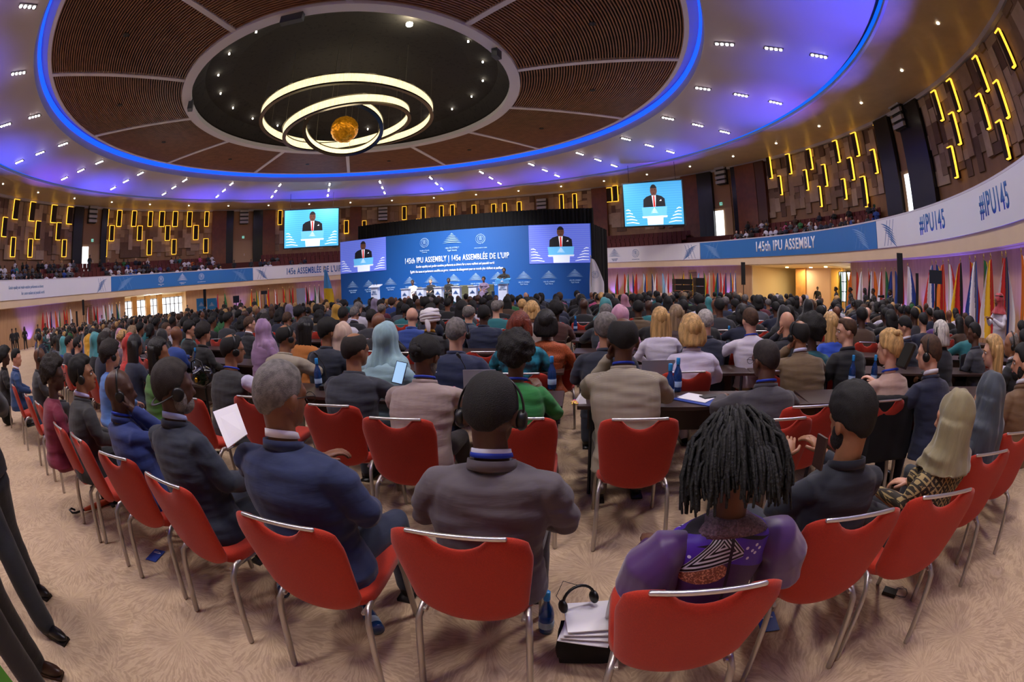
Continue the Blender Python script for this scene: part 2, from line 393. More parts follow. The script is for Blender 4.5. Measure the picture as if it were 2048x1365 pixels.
def swoosh_logo(name, w_, h_, m, parent, fn, text=None):   # dome of sweeping strokes
    b = MB()
    for k in range(6):
        t = k/5; ww = w_*(.10+.42*t**.8); y0 = h_*(.5-.85*t); pts = []; n = 12; th = h_*.045
        up = [(-ww+2*ww*i/n, y0+h_*.10*sin(pi*i/n)-h_*.05*(i/n)+th*sin(pi*i/n)) for i in range(n+1)]
        dn = [(-ww+2*ww*i/n, y0+h_*.10*sin(pi*i/n)-h_*.05*(i/n)-th*sin(pi*i/n)*.6-.001) for i in range(n, -1, -1)]
        b.poly(up+dn, .012, fn)
    b.poly([(-w_*.01, h_*.5), (w_*.01, h_*.5), (0, h_*.72)], .012, fn)
    return b.build(name, m, parent)
def wreath_logo(name, r, m, parent, fn, dots=True):
    b = MB(); n = 28
    for r0, r1, a0, a1 in ((r*.60, r*.66, 0, 360), (r*.88, r*.93, -60, 240)):
        for i in range(n):
            p = RD(a0+(a1-a0)*i/n-90+0); q = RD(a0+(a1-a0)*(i+1)/n-90)
            b.poly([(r0*cos(p), r0*sin(p)), (r1*cos(p), r1*sin(p)), (r1*cos(q), r1*sin(q)), (r0*cos(q), r0*sin(q))], .012, fn)
    for i in range(20):
        p = RD(-70+i*220/19*1.5-0); rr = r*.9
        c, s_ = cos(p), sin(p); b.poly([(rr*c, rr*s_), (rr*1.18*cos(p+.10), rr*1.18*sin(p+.10)), (rr*1.1*cos(p+.2), rr*1.1*sin(p+.2))], .012, fn)
    for k in range(4): b.poly([(-r*.3, -r*.25+k*r*.14), (r*.3, -r*.25+k*r*.14), (r*.3, -r*.19+k*r*.14), (-r*.3, -r*.19+k*r*.14)], .012, fn)
    b.poly([(-r*.34, r*.32), (r*.34, r*.32), (0, r*.5)], .012, fn)
    return b.build(name, m, parent)
def stripes_logo(name, w_, h_, m, parent, fn, flip=1):     # the brush strokes that end a banner
    b = MB()
    for k in range(6):
        x0 = flip*(-w_*.5+k*w_*.09); y0 = h_*(.42-.13*k); n = 10; L = w_*(.75-.05*k)
        up = [(x0+flip*L*i/n, y0-h_*.38*(i/n)**1.3+h_*.035*sin(pi*i/n)) for i in range(n+1)]
        dn = [(x0+flip*L*i/n, y0-h_*.38*(i/n)**1.3-h_*.03*sin(pi*i/n)-.002) for i in range(n, -1, -1)]
        b.poly(up+dn, .012, fn)
    for k in range(3):
        x0 = flip*(-w_*.1+k*w_*.2); b.poly([(x0, h_*.5), (x0+.03, h_*.5), (x0-flip*w_*.25+.03, -h_*.5), (x0-flip*w_*.25, -h_*.5)], .012, fn)
    return b.build(name, m, parent)
TBLUE = mat('blue_print', '2c5f9e', .5); TWHITE = mat('white_print', 'e4e6f2', .5); TGREY = mat('grey_blue_print', '5c7fa8', .5)
def on_banner(px, py, dz=0):
    a, z = cyl(px, py, 29.93); return place_arc(29.93, a, z+dz)
t1 = 'Gender equality and gender-sensitive parliaments as drivers'; t2 = 'for a more resilient and peaceful world'
text_mesh('slogan_line', t1, .27, TGREY, bn['lw'], place_arc(29.93, cyl(52, 576, 29.93)[0], 4.92), sx=.50, bold=.02)
text_mesh('slogan_line', t2, .27, TGREY, bn['lw'], place_arc(29.93, cyl(66, 588, 29.93)[0], 4.42), sx=.50, bold=.02)
stripes_logo('brush_strokes', 1.6, 1.3, TBLUE, bn['lw'], place_arc(29.93, cyl(203, 570, 29.93)[0], 4.7), -1)
stripes_logo('brush_strokes', 2.6, 1.3, mat('pale_blue_print', '6a94cc', .5), bn['lb'], place_arc(29.93, cyl(250, 568, 29.93)[0], 4.7), -1)
for px, k in ((322, 0), (365, 1), (403, 2)):
    fn = place_arc(29.93, cyl(px, 560, 29.93)[0], 4.82)
    if k == 1: swoosh_logo('dome_emblem', 1.4, .75, TWHITE, bn['lb'], fn)
    else: wreath_logo('wreath_emblem', .36, TWHITE, bn['lb'], fn)
    text_mesh('caption', ['CHAMBER OF DEPUTIES\nSenate', '145e ASSEMBLÉE DE L\'UIP\nKigali, Rwanda', 'INTER-PARLIAMENTARY UNION'][k], .085, TWHITE, bn['lb'], place_arc(29.93, cyl(px, 560, 29.93)[0], 4.22), sx=.6)
stripes_logo('brush_strokes', 2.2, 1.3, mat('pale_blue_print', '6a94cc', .5), bn['lb'], place_arc(29.93, cyl(480, 545, 29.93)[0], 4.7), 1)
stripes_logo('brush_strokes', 1.8, 1.3, TBLUE, bn['la'], place_arc(29.93, cyl(524, 548, 29.93)[0], 4.7), 1)
text_mesh('lettering', '145e ASSEMBLÉE DE L\'UIP', .78, TBLUE, bn['la'], place_arc(29.93, cyl(572, 546, 29.93)[0], 4.72), sx=.55, mid=False, bold=.022)
swoosh_logo('dome_emblem', 1.6, .8, TBLUE, bn['rw'], place_arc(29.93, cyl(1229, 506, 29.93)[0], 4.85))
text_mesh('caption', '145th IPU ASSEMBLY\nKigali, Rwanda', .1, TBLUE, bn['rw'], place_arc(29.93, cyl(1229, 506, 29.93)[0], 4.22), sx=.6)
wreath_logo('wreath_emblem', .42, TBLUE, bn['rw'], place_arc(29.93, cyl(1271, 506, 29.93)[0], 4.8))
text_mesh('caption', 'INTER-PARLIAMENTARY UNION', .07, TBLUE, bn['rw'], place_arc(29.93, cyl(1271, 506, 29.93)[0], 4.18), sx=.6)
stripes_logo('brush_strokes', 1.9, 1.3, TBLUE, bn['rw'], place_arc(29.93, cyl(1379, 501, 29.93)[0], 4.7), -1)
stripes_logo('brush_strokes', 2.2, 1.3, mat('pale_blue_print', '6a94cc', .5), bn['rb'], place_arc(29.93, cyl(1425, 497, 29.93)[0], 4.7), 1)
aL = cyl(1498, 490, 29.93)[0]; aR = cyl(1642, 478, 29.93)[0]; Lw = abs(aL-aR)*RD(1)*29.93
text_mesh('lettering', '145th IPU ASSEMBLY', .80, TWHITE, bn['rb'], place_arc(29.93, (aL+aR)/2, 4.72), sx=.66, bold=.022)
stripes_logo('brush_strokes', 2.0, 1.3, mat('pale_blue_print', '6a94cc', .5), bn['rb'], place_arc(29.93, cyl(1722, 470, 29.93)[0], 4.7), 1)
stripes_logo('brush_strokes', 1.7, 1.3, TBLUE, bn['rh'], place_arc(29.93, cyl(1778, 458, 29.93)[0], 4.7), 1)
for px, py in ((1864, 441), (1988, 405)):
    text_mesh('lettering', '#IPU145', .80, TBLUE, bn['rh'], place_arc(29.93, cyl(px, py, 29.93)[0], 4.75), sx=.60, bold=.022)
# ---- upper wall (radius 35): backing, acoustic panels, pilasters
for k in range(24): b = MB(); b.arc(k*15, k*15+15, 35, 35.3, 3.5, 13.8, seg=6); struct(b.build('wall_gallery', mat('brown_wood_wall', '8a6442', .5, vary=.12, vscale=1.5, stretch=(1, 1, .2))))
PANELS = [mat('acoustic_panel', c, .85, vary=.08, vscale=2) for c in ('a58e78', '87705c', '6a5244', 'b39d86', '957c68')]
def panel_bay(nm, a0, a1, zlo=7.9, zhi=13.3):
    b = MB(); rnd = random.Random(int(a0*10)); w_ = .62/35*57.3; n = max(1, int(abs(a0-a1)/w_)); st = (a1-a0)/n
    for i in range(n):
        z = zlo+rnd.choice((0, .5, .9))
        while z < zhi-.2:
            h = rnd.choice((.55, .9, 1.3, 1.8)); z2 = min(zhi, z+h)
            span = 1 if rnd.random() < .7 or i == n-1 else 2
            b.mi = rnd.randrange(5); d = rnd.choice((.06, .1, .16, .22))+span*.012
            b.arc(a0+st*i, a0+st*(i+span)-st*.03, 35-d, 35, z, z2-.015, seg=span); z = z2
    struct(b.build('wall_'+nm, PANELS))
def wa(px, py=None, R=35): return cyl(px, py if py is not None else 440, R)[0]
bays = [('panels_far_left', wa(-60, 450), wa(146, 450)), ('panels_left', wa(216, 460), wa(424, 460)), ('panels_beside_left_screen', wa(550, 450), wa(700, 450)),
        ('panels_centre_left', wa(723, 430), wa(755, 430)), ('panels_centre', wa(780, 430), wa(1070, 420)), ('panels_centre_right', wa(1098, 410), wa(1185, 405)),
        ('panels_right_screen', wa(1214, 420), wa(1364, 400)), ('panels_right', wa(1528, 370), wa(1764, 340)), ('panels_near_right', wa(1856, 300), wa(1856, 300)-50)]
for nm, a0, a1 in bays: panel_bay(nm, a0, a1)
BROWNC = mat('brown_pilaster', '6d3a22', .4, vary=.15, vscale=2); BLACKC = mat('black_pilaster', '15151a', .25)
def pilaster(label, x0, x1, py, m, d=.5):
    a0 = wa(x0, py, 35-d); a1 = wa(x1, py, 35-d)
    b = MB(); b.arc(a0, a1, 35-d, 34.93, 6.1 if '' else 4.4, 13.4, seg=2); return tag(b.build('pilaster', m), label, 'column')
for x0, x1, py, m, lb in ((146, 164, 480, BLACKC, 'narrow black wall pilaster left of the far left gallery door'), (202, 213, 480, BLACKC, 'narrow black wall pilaster right of the far left gallery door'),
        (424, 452, 480, BROWNC, 'wide brown wooden pilaster at the end of the left panelling'), (452, 466, 480, BLACKC, 'black pilaster attached beside the brown one on the left'),
        (506, 525, 480, BLACKC, 'black pilaster right of the closed left gallery door'), (525, 550, 480, BROWNC, 'brown wooden pilaster just left of the left hanging screen'),
        (700, 723, 430, BROWNC, 'brown wooden pilaster above the left end of stage drape'), (1184, 1214, 420, BROWNC, 'brown wooden pilaster above the right end of stage drape'),
        (1364, 1398, 400, BROWNC, 'brown wooden pilaster just right of the right hanging screen'), (1394, 1425, 400, BLACKC, 'wide black pilaster left of the right gallery door'),
        (1465, 1475, 390, BLACKC, 'thin black pilaster right of the right gallery door'), (1472, 1512, 380, BROWNC, 'brown wooden pilaster with small camera at start of right panelling'),
        (1512, 1530, 370, mat('dark_brown_pilaster', '4d2a1a', .4), 'dark brown pilaster edging the right gallery panelling'),
        (1757, 1787, 300, BLACKC, 'tall black pilaster left of the near right gallery door'), (1808, 1855, 300, BLACKC, 'tall wide black pilaster right of the near right gallery door')):
    pilaster(lb, x0, x1, py, m)
TANW = mat('tan_wall_upper', '9a7654', .6)
DL = mat('daylight_opening', 'f4fbff', .4, emit=2.4)
for i, (x0, x1, py, z1, lb, op) in enumerate(((164, 202, 520, 9.4, 'tan gallery door leaf beside bright opening on far left', (164, 176)), (466, 506, 500, 9.4, 'closed tan double door at the back of left gallery', None),
        (1425, 1465, 440, 9.4, 'gallery door standing open with white light on the right', (1432, 1448)), (1808, 1858, 370, 9.4, 'gallery door standing open beside the near right black pilaster', (1812, 1836)))):
    aa0, aa1 = wa(x0, py, 34.9), wa(x1, py, 34.9)
    b = MB(); b.arc(aa0, aa1, 34.9, 35, 4.4, 13.4, seg=3); struct(b.build('wall_door_bay', TANW))
    wdoor(lb, aa0, aa1, 6.5, z1, 34.9, mat('tan_door', 'a5835e', .5), 2)
    if op:
        b = MB(); b.arc(wa(op[0], py, 34.8), wa(op[1], py, 34.8), 34.75, 34.8, 6.5, 9.2, seg=1); tag(b.build('bright_doorway', DL), 'bright daylit doorway slit at the '+['far left', '', 'right', 'near right'][i]+' gallery door', 'doorway')
    e = empty('exit_sign', 'small green and white exit pictogram sign above the '+['far left', 'closed left', 'right', 'near right'][i]+' gallery door', 'sign')
    am = (aa0+aa1)/2; b = MB(); b.arc(am+.25, am-.25, 34.78, 34.86, 9.75, 10.05, seg=1); b.build('plate', mat('exit_glow', '7fd6c0', .5, emit=.8), e)
    b = MB(); b.arc(am+.02, am-.18, 34.76, 34.79, 9.83, 9.97, seg=1); b.build('pictogram', WHITE, e)
# white louvred loudspeakers over the doors
for px, py, lb in ((185, 429, 'far left door'), (488, 434, 'closed left door'), (766, 428, 'left part of the stage'), (1084, 412, 'right part of the stage'), (1443, 351, 'right gallery door'), (1798, 232, 'near right gallery door')):
    a, z = cyl(px, py, 34.5); e = empty('wall_loudspeaker', 'pair of stacked louvred loudspeakers high on the wall over the '+lb, 'loudspeaker')
    hw = .62/34.5*57.3
    b = MB(); b.arc(a+hw*.92, a-hw*.92, 34.3, 34.85, z-.95, z+.95, seg=1); b.build('cabinet', mat('speaker_dark', '26262b', .5), e)
    for k in range(4):
        zz = z-.92+k*.48+(.04 if k > 1 else 0); b = MB(); b.arc(a+hw, a-hw, 34.12, 34.4, zz, zz+.30, z0b=zz+.1, z1b=zz+.38, seg=1); b.build('louvre', mat('louvre_grey', 'a9a9b2', .4), e)
# ---- yellow light frames on the acoustic panels
YEL = mat('yellow_led', 'ffbe3a', .5, emit=1.9); REC = mat('recess_dark', '2a1c16', .8)
nled = {}
def led(x0, y0, x1, y1, sides, bay):
    a0, zt = cyl(x0, y0, 34.7); a1, _ = cyl(x1, y0, 34.7); _, zb = cyl((x0), y1, 34.7)
    if a0 < a1: a0, a1 = a1, a0
    e = empty('wall_light_frame', 'yellow light strip edging a tall narrow raised panel on the %s' % bay, 'wall light', group='yellow light strips on the %s' % bay)
    b = MB(); b.arc(a0, a1, 34.62, 35, zb, zt, seg=1); b.build('raised_panel', REC, e)
    b = MB(); t = .036; ta = t/34.6*57.3
    if 'l' in sides: b.arc(a0+ta, a0, 34.56, 34.7, zb, zt, seg=1)
    if 'r' in sides: b.arc(a1, a1-ta, 34.56, 34.7, zb, zt, seg=1)
    if 't' in sides: b.arc(a0+ta, a1-ta, 34.56, 34.7, zt, zt+t, seg=1)
    if 'b' in sides: b.arc(a0+ta, a1-ta, 34.56, 34.7, zb-t, zb, seg=1)
    b.build('light_strip', YEL, e)
Z3 = lambda x, y: (x/2.9257, y/2.9257+360)
for r in ((85, 115, 115, 230), (180, 130, 210, 240), (305, 148, 335, 250), (397, 158, 427, 258), (18, 220, 44, 332), (212, 242, 238, 348), (333, 252, 357, 352), (66, 337, 90, 450), (167, 347, 190, 452), (365, 352, 388, 450)):
    led(*Z3(r[0], r[1]), *Z3(r[2], r[3]), 'ltb' if r[1] < 300 else 'lrtb', 'far left gallery wall')
for r in ((612, 175, 636, 268), (688, 180, 713, 272), (775, 183, 799, 272), (870, 187, 893, 272), (936, 187, 963, 273), (1014, 187, 1040, 273), (1098, 188, 1124, 273), (1200, 188, 1222, 272), (643, 269, 668, 357), (806, 271, 832, 355), (969, 270, 994, 355), (1134, 268, 1160, 350), (601, 355, 625, 450), (862, 353, 886, 440), (1006, 350, 1030, 435), (1192, 346, 1217, 428)):
    led(*Z3(r[0], r[1]), *Z3(r[2], r[3]), 'lrtb', 'left gallery wall')
led(*Z3(1629, 181), *Z3(1650, 262), 'lrtb', 'wall beside the left screen'); led(*Z3(2015, 240), *Z3(2038, 315), 'lrtb', 'wall beside the left screen')
Z4 = lambda x, y: (x/3.531+660, y/3.531+400)
for r in ((102, 148, 130, 235), (230, 150, 255, 235), (512, 50, 538, 140), (645, 54, 672, 141), (775, 44, 800, 132), (852, 38, 878, 130), (1004, 40, 1030, 130), (1143, 33, 1170, 122), (1220, 27, 1246, 113), (1324, 17, 1350, 107), (1622, -35, 1647, 82), (1715, -40, 1740, 68), (1822, 65, 1847, 158)):
    led(*Z4(r[0], r[1]), *Z4(r[2], r[3]), 'lrtb', 'wall above the stage')
for x in (610, 690, 815, 970, 1045, 1190, 1290, 1365):
    led(*Z4(x, 138-(x-600)*.045), *Z4(x+24, 240-(x-600)*.045), 'lrt', 'wall above the stage')
Z5 = lambda x, y: (x/2.3594+1180, y/2.3594+320)
for r in ((78, 135, 102, 200), (108, 125, 130, 197)): led(*Z5(r[0], r[1]), *Z5(r[2], r[3]), 'rtb', 'wall beside the right screen')
# right: right-hand strip with short returns (positions of the strips, top then bottom)
RB = [((1029, 626), (1042, 712), 1014), ((1107, 616), (1118, 694), 1092), ((1190, 596), (1202, 676), 1176), ((1296, 562), (1308, 648), 1280), ((1371, 530), (1388, 622), 1352), ((1464, 494), (1478, 592), 1444),
      ((1072, 704), (1082, 778), 1062), ((1175, 680), (1184, 760), 1163), ((1249, 658), (1260, 744), 1236), ((1355, 630), (1368, 718), 1340), ((1446, 598), (1458, 692), 1430), ((1520, 676), (1530, 776), 1500),
      ((1230, 746), (1238, 826), 1222), ((1328, 716), (1338, 796), 1316), ((1408, 706), (1421, 826), 1390)]
for (tx, ty), (bx, by), lx in RB:
    a1, zt = cyl(1024+tx/2, ty/2, 34.6); a0 = cyl(1024+lx/2, ty/2+1, 34.6)[0]; _, zb = cyl(1024+bx/2, by/2, 34.6)
    e = empty('wall_light_frame', 'yellow light strip edging a tall narrow raised panel on the right gallery wall', 'wall light', group='yellow light strips on the right gallery wall')
    b = MB(); b.arc(a0, a1, 34.62, 35, zb, zt, seg=1); b.build('raised_panel', REC, e)
    b = MB(); t = .036; ta = t/34.6*57.3
    b.arc(a1, a1-ta, 34.54, 34.72, zb, zt, seg=1); b.arc(a0, a1-ta, 34.54, 34.7, zt, zt+t, seg=1); b.arc((a0+a1)/2+.05, a1-ta, 34.54, 34.7, zb-t, zb, seg=1); b.build('light_strip', YEL, e)
RN = [((1690, 362), (1723, 478), 1676), ((1752, 316), (1792, 438), 1735), ((1855, 224), (1903, 360), 1838), ((1946, 116), (2005, 266), 1928), ((1762, 450), (1793, 574), 1746), ((1870, 376), (1908, 512), 1855), ((1940, 322), (1984, 468), 1926), ((1757, 586), (1780, 708), 1748), ((1952, 482), (1988, 632), 1940)]
for (tx, ty), (bx, by), lx in RN:
    a1, zt = cyl(1024+tx/2, ty/2, 34.6); a0 = a1+.8; _, zb = cyl(1024+bx/2, by/2, 34.6)
    e = empty('wall_light_frame', 'yellow light strip edging a tall narrow raised panel on the near right gallery wall', 'wall light', group='yellow light strips on the near right gallery wall')
    b = MB(); b.arc(a0, a1, 34.62, 35, zb, zt, seg=1); b.build('raised_panel', REC, e)
    b = MB(); t = .042; ta = t/34.6*57.3
    b.arc(a1, a1-ta, 34.54, 34.72, zb, zt, seg=1); b.arc(a0, a1-ta, 34.54, 34.7, zt, zt+t, seg=1); b.arc((a0+a1)/2+.05, a1-ta, 34.54, 34.7, zb-t, zb, seg=1); b.build('light_strip', YEL, e)
# ---- ceiling rings
b = MB(); b.arc(0, 360, 28.5, 35.2, 13.34, 13.5, z0b=13.62, z1b=13.8, seg=144); struct(b.build('ceiling', GOLD))
b = MB(); b.arc(0, 360, 34.7, 35, 13.36, 13.62, seg=144); struct(b.build('trim_8', mat('pale_cove', 'b9b6c4', .5)))
b = MB(); b.arc(0, 360, 28.45, 28.62, 13.28, 13.42, seg=144); struct(b.build('trim_9', mat('pale_edge', 'c9c9d6', .3, .5)))
b = MB(); b.arc(0, 360, 27.95, 28.5, 13.72, 13.8, seg=144); struct(b.build('trim_10', mat('slot_dark', '0a0f1c', .5)))
b = MB(); b.arc(0, 360, 28.44, 28.5, 13.5, 13.7, seg=144); tag(b.build('cove_light_strip', mat('blue_strip', '0a6cff', .5, emit=.8)), 'blue light line in the outer ceiling slot', 'light strip')
b = MB(); b.arc(0, 360, 20.15, 28.05, 13.42, 13.6, z0b=13.36, z1b=13.6, seg=144); struct(b.build('ceiling', WHITEC))
b = MB(); b.arc(0, 360, 20.1, 20.16, 13.42, 14.5, seg=144); b.arc(0, 360, 19.2, 20.2, 14.45, 14.6, seg=144); struct(b.build('trim_11', mat('cove_pale', 'b5bcd8', .6)))
b = MB(); b.arc(0, 360, 20.02, 20.1, 13.95, 14.3, seg=144); tag(b.build('cove_light_strip', mat('blue_strip2', '1450ff', .5, emit=1.6)), 'blue light line around the wooden ceiling coffer', 'light strip')
b = MB(); b.arc(0, 360, 19.25, 19.5, 14.1, 14.6, seg=144); struct(b.build('trim_12', WHITE))
def zc_(r): return 13.44+(r-9.94)*(14.15-13.44)/(19.3-9.94)
b = MB(); b.arc(0, 360, 9.9, 19.4, zc_(9.9)+.12, 14.4, z0b=zc_(19.4)+.12, z1b=14.5, seg=96); struct(b.build('ceiling', mat('ceiling_backing', '140c0a', .9)))
SL = [mat('walnut_slat', '8c6248', .5, vary=.15, vscale=2), mat('walnut_slat_dark', '6a3f2e', .5, vary=.15, vscale=2)]
RIB = [-9.9+30*k for k in range(12)]
for k, a in enumerate(RIB):
    b = MB(); r = 10.5
    while r < 19.2:
        hw = 23.5/2*(1-.0)+1.0; pad = math.degrees(.17/r); b.arc(a+pad, a+30-pad, r, r+.068, zc_(r), zc_(r)+.13, seg=10); r += .15
    tag(b.build('slatted_ceiling_panel', SL[0]), 'wedge of curved walnut slats in the round ceiling coffer', 'ceiling panel', 'slatted wedges of the ceiling coffer')
    b = MB(); pa = math.degrees(.15/10.4); pb = math.degrees(.15/19.3)
    vs = [pol(a-pa, 10.3, zc_(10.3)-.05), pol(a+pa, 10.3, zc_(10.3)-.05), pol(a+pb, 19.3, zc_(19.3)-.05), pol(a-pb, 19.3, zc_(19.3)-.05)]
    b.add(vs+[v+V((0, 0, .2)) for v in vs], [(0, 1, 2, 3), (7, 6, 5, 4), (0, 4, 5, 1), (1, 5, 6, 2), (2, 6, 7, 3), (3, 7, 4, 0)]); struct(b.build('trim_%d' % (13+k), WHITE))
    # small round ventilation roses in the wood
    b = MB(); b.lathe([(.18, zc_(15)-.03), (.18, zc_(15)+.03)], pol(a+15, 15)*1, 14); tag(b.build('ceiling_vent', mat('vent_dark', '1a1210', .6)), 'small dark round vent in a walnut ceiling wedge', 'vent', 'round vents of the ceiling coffer')
b = MB(); b.arc(0, 360, 9.85, 10.45, 13.32, 13.62, seg=96); struct(b.build('trim_25', WHITE))
def dome_fn(x, y, z, vec):
    f = noise_n(vec, 4.5, 2).gt(.62); return mixc(f, '262321', '151413')
b = MB()
rings = [[pol(360*i/72, r, z) for i in range(72)] for r, z in ((10, 13.7), (9.86, 13.75), (9.2, 14.6), (7.5, 15.1), (4, 15.4), (.4, 15.5))]
rings2 = [[q+V((0, 0, .2)) for q in r] for r in rings[::-1]]
b.loft(rings+rings2, cap=False); b.loft([rings[-1], [q*1 for q in rings2[0]]], cap=True); struct(b.build('ceiling', patmat('dark_dome', dome_fn, .85)))
# projectors boxes on the ring, spots in the dark disc
for px, py, z, lb in ((585, 35, 13.5, 'large grey speaker box at the far upper left edge of the dark ceiling disc'), (993, 107, 13.4, 'small grey speaker box on the right edge of the dark ceiling disc'), (381, 212, 13.4, 'small white speaker box on the left edge of the dark ceiling disc')):
    p = atz(px, py, z-.3); aim = atan2(CY-p.y, CX-p.x); R = Matrix.Rotation(aim, 3, 'Z')
    b = MB(); b.box(p, (.3, 1.0 if px == 585 else .5, .55), R); b.box(p+V((0, 0, .3)), (.1, .1, .3), R); tag(b.build('ceiling_loudspeaker', mat('box_grey', '4b5358', .5)), lb, 'loudspeaker')
SPOT = mat('spot_glow', 'fff2dc', .4, emit=30)
for i in range(20):
    a = -52.2-17.4*i; r = 8.4; zz = 14.75
    q = pol(a, r, zz); b = MB(); b.lathe([(.02, -.10), (.045, -.10), (.045, 0)], q, 12); o = b.build('ceiling_spot', SPOT)
    tag(o, 'tiny round spotlight near the edge of the dark ceiling disc', 'ceiling light', 'spotlights around the dark ceiling disc')
q = atz(819, 47, 14.7); b = MB(); b.lathe([(.02, -.12), (.16, -.12), (.16, 0)], q, 14); tag(b.build('ceiling_spot', mat('bright_spot', 'fff0cc', .4, emit=160)), 'very bright glaring spotlight in the dark ceiling disc', 'ceiling light')
# four-bulb fixtures
BULB = mat('bulb_glow', 'fff1ec', .4, emit=22); TRAY = mat('tray_dark', '22202a', .6)
tr = MB(); tr.box((0, 0, 0), (1.05, .30, .06)); bu = MB(); bu.lathe([(.03, -.06), (.082, -.06), (.082, 0)], (0, 0, 0), 12)
tm = tr.mesh('tray'); tm.materials.append(TRAY); bm_ = bu.mesh('bulb'); bm_.materials.append(BULB)
for k, a in enumerate(FIX):
    for j, r in enumerate((21.15, 23.75, 26.35)):
        p = pol(a, r, 13.42-(r-20.15)*.0076); dx = project(p)
        e = empty('downlight_fixture', 'four bulb recessed downlight on the white ceiling ring, %s circle' % ['inner', 'middle', 'outer'][j], 'ceiling light', p, RD(0), 'four bulb downlights, %s circle' % ['inner', 'middle', 'outer'][j])
        e.rotation_euler = (0, 0, RD(a)); o = bpy.data.objects.new('tray', tm); COL.objects.link(o); o.parent = e; o.location = (0, 0, -.005)
        for i in range(4):
            o = bpy.data.objects.new('bulb', bm_); COL.objects.link(o); o.parent = e; o.location = (-.39+.26*i, 0, -.02)
# small downlights on the outer beige ring
for a in range(-170, 190, 10):
    b = MB(); b.lathe([(.02, -.04), (.09, -.04), (.09, .02)], pol(a, 31.8, 13.47), 10); tag(b.build('small_downlight', mat('small_glow', 'fff3dd', .4, emit=9)), 'tiny round downlight on the beige outer ceiling ring', 'ceiling light', 'tiny downlights on the outer ceiling ring')
# ================================================================== CHANDELIER
def ring_light(label, c, r, h, tx, ty, ncab):
    e = empty('ring_chandelier', label, 'chandelier', c)
    R = (Matrix.Rotation(tx, 3, 'X') @ Matrix.Rotation(ty, 3, 'Y'))
    az = atan2(c[0], c[1]); Rz = Matrix.Rotation(-az, 3, 'Z'); R = Rz @ R
    n = 96; rings = []
    for i in range(n+1):
        a = 2*pi*i/n; rings.append([R @ V(((r+dr)*cos(a), (r+dr)*sin(a), z)) for dr, z in ((0, -h/2), (.10, -h/2), (.10, h/2), (0, h/2))])
    def band(x, y, z, vec):
        f = noise_n(combine(N.op('ARCTAN2', y, x)*14.0, z*.3), 5, 4); return mixc(f, 'b59a5c', 'fff3cf')
    m = patmat('crystal_band', band, .4)
    if not m.get('done'):
        nt = m.node_tree; b = nt.nodes['Principled BSDF']; lk = b.inputs['Base Color'].links[0].from_socket
        nt.links.new(lk, b.inputs['Emission Color']); b.inputs['Emission Strength'].default_value = 1.7; m['done'] = 1
    b = MB(); b.loft(rings, cap=False); b.build('crystal_band', m, e)
    for nm, z0, z1 in (('lower_rim', -h/2-.10, -h/2), ('upper_rim', h/2, h/2+.05)):
        rg = []
        for i in range(n+1):
            a = 2*pi*i/n; rg.append([R @ V(((r+dr)*cos(a), (r+dr)*sin(a), z)) for dr, z in ((-.06, z0), (.16, z0), (.16, z1), (-.06, z1))])
        b = MB(); b.loft(rg, cap=False); b.build(nm, mat('dark_chrome', '5c574f', .2, 1), e)
    for k in range(ncab):
        a = 2*pi*k/ncab+.3; p = R @ V((r*cos(a), r*sin(a), h/2)); b = MB(); b.tube([p, V((p.x, p.y, 15.42-c[2]))], .012, 5, False); b.build('suspension_cable', mat('cable_grey', '77736a', .4, .6), e)
cc = atd(691, 234, hypot(CX, CY)+.2); DCH = hypot(CX, CY)
hw_ = (atd(868, 240, DCH)-atd(516, 240, DCH)).length/2
ring_light('largest glowing crystal ring hanging level under dark ceiling disc', cc, hw_*.97, .50, RD(0), RD(0), 10)
c2 = atd(692, 250, DCH); ring_light('middle glowing crystal ring tilted up to the right inside the largest ring', c2, hw_*.70, .46, RD(1), RD(-8), 6)
c3 = atd(686, 256, DCH); ring_light('smallest glowing crystal ring steeply tilted around the amber globe', c3, hw_*.43, .40, RD(-21), RD(3), 6)
e = empty('glass_globe', 'amber gold crumpled glass globe hanging in the centre of the rings', 'chandelier', atd(689, 259, DCH))
b = MB(); b.ell((0, 0, 0), (.84, .84, .84), None, 48, 32); me = b.mesh('globe')
for v in me.vertices: v.co *= 1+.05*noise.noise(v.co*4.5)
def amber(x, y, z, vec): return mixc(noise_n(vec, 7, 5), '4a2300', 'ffab22')
ma = patmat('amber_glass', amber, .18); ma.node_tree.nodes['Principled BSDF'].inputs['Metallic'].default_value = .75; ma.node_tree.nodes['Principled BSDF'].inputs['Emission Strength'].default_value = .25
ma.node_tree.links.new(ma.node_tree.nodes['Principled BSDF'].inputs['Base Color'].links[0].from_socket, ma.node_tree.nodes['Principled BSDF'].inputs['Emission Color'])
b.build('globe', ma, e, mesh=me)
b = MB(); b.tube([(0, 0, .8), (0, 0, 3.6)], .02, 6, False); b.build('suspension_cable', mat('cable_grey', '77736a', .4, .6), e)
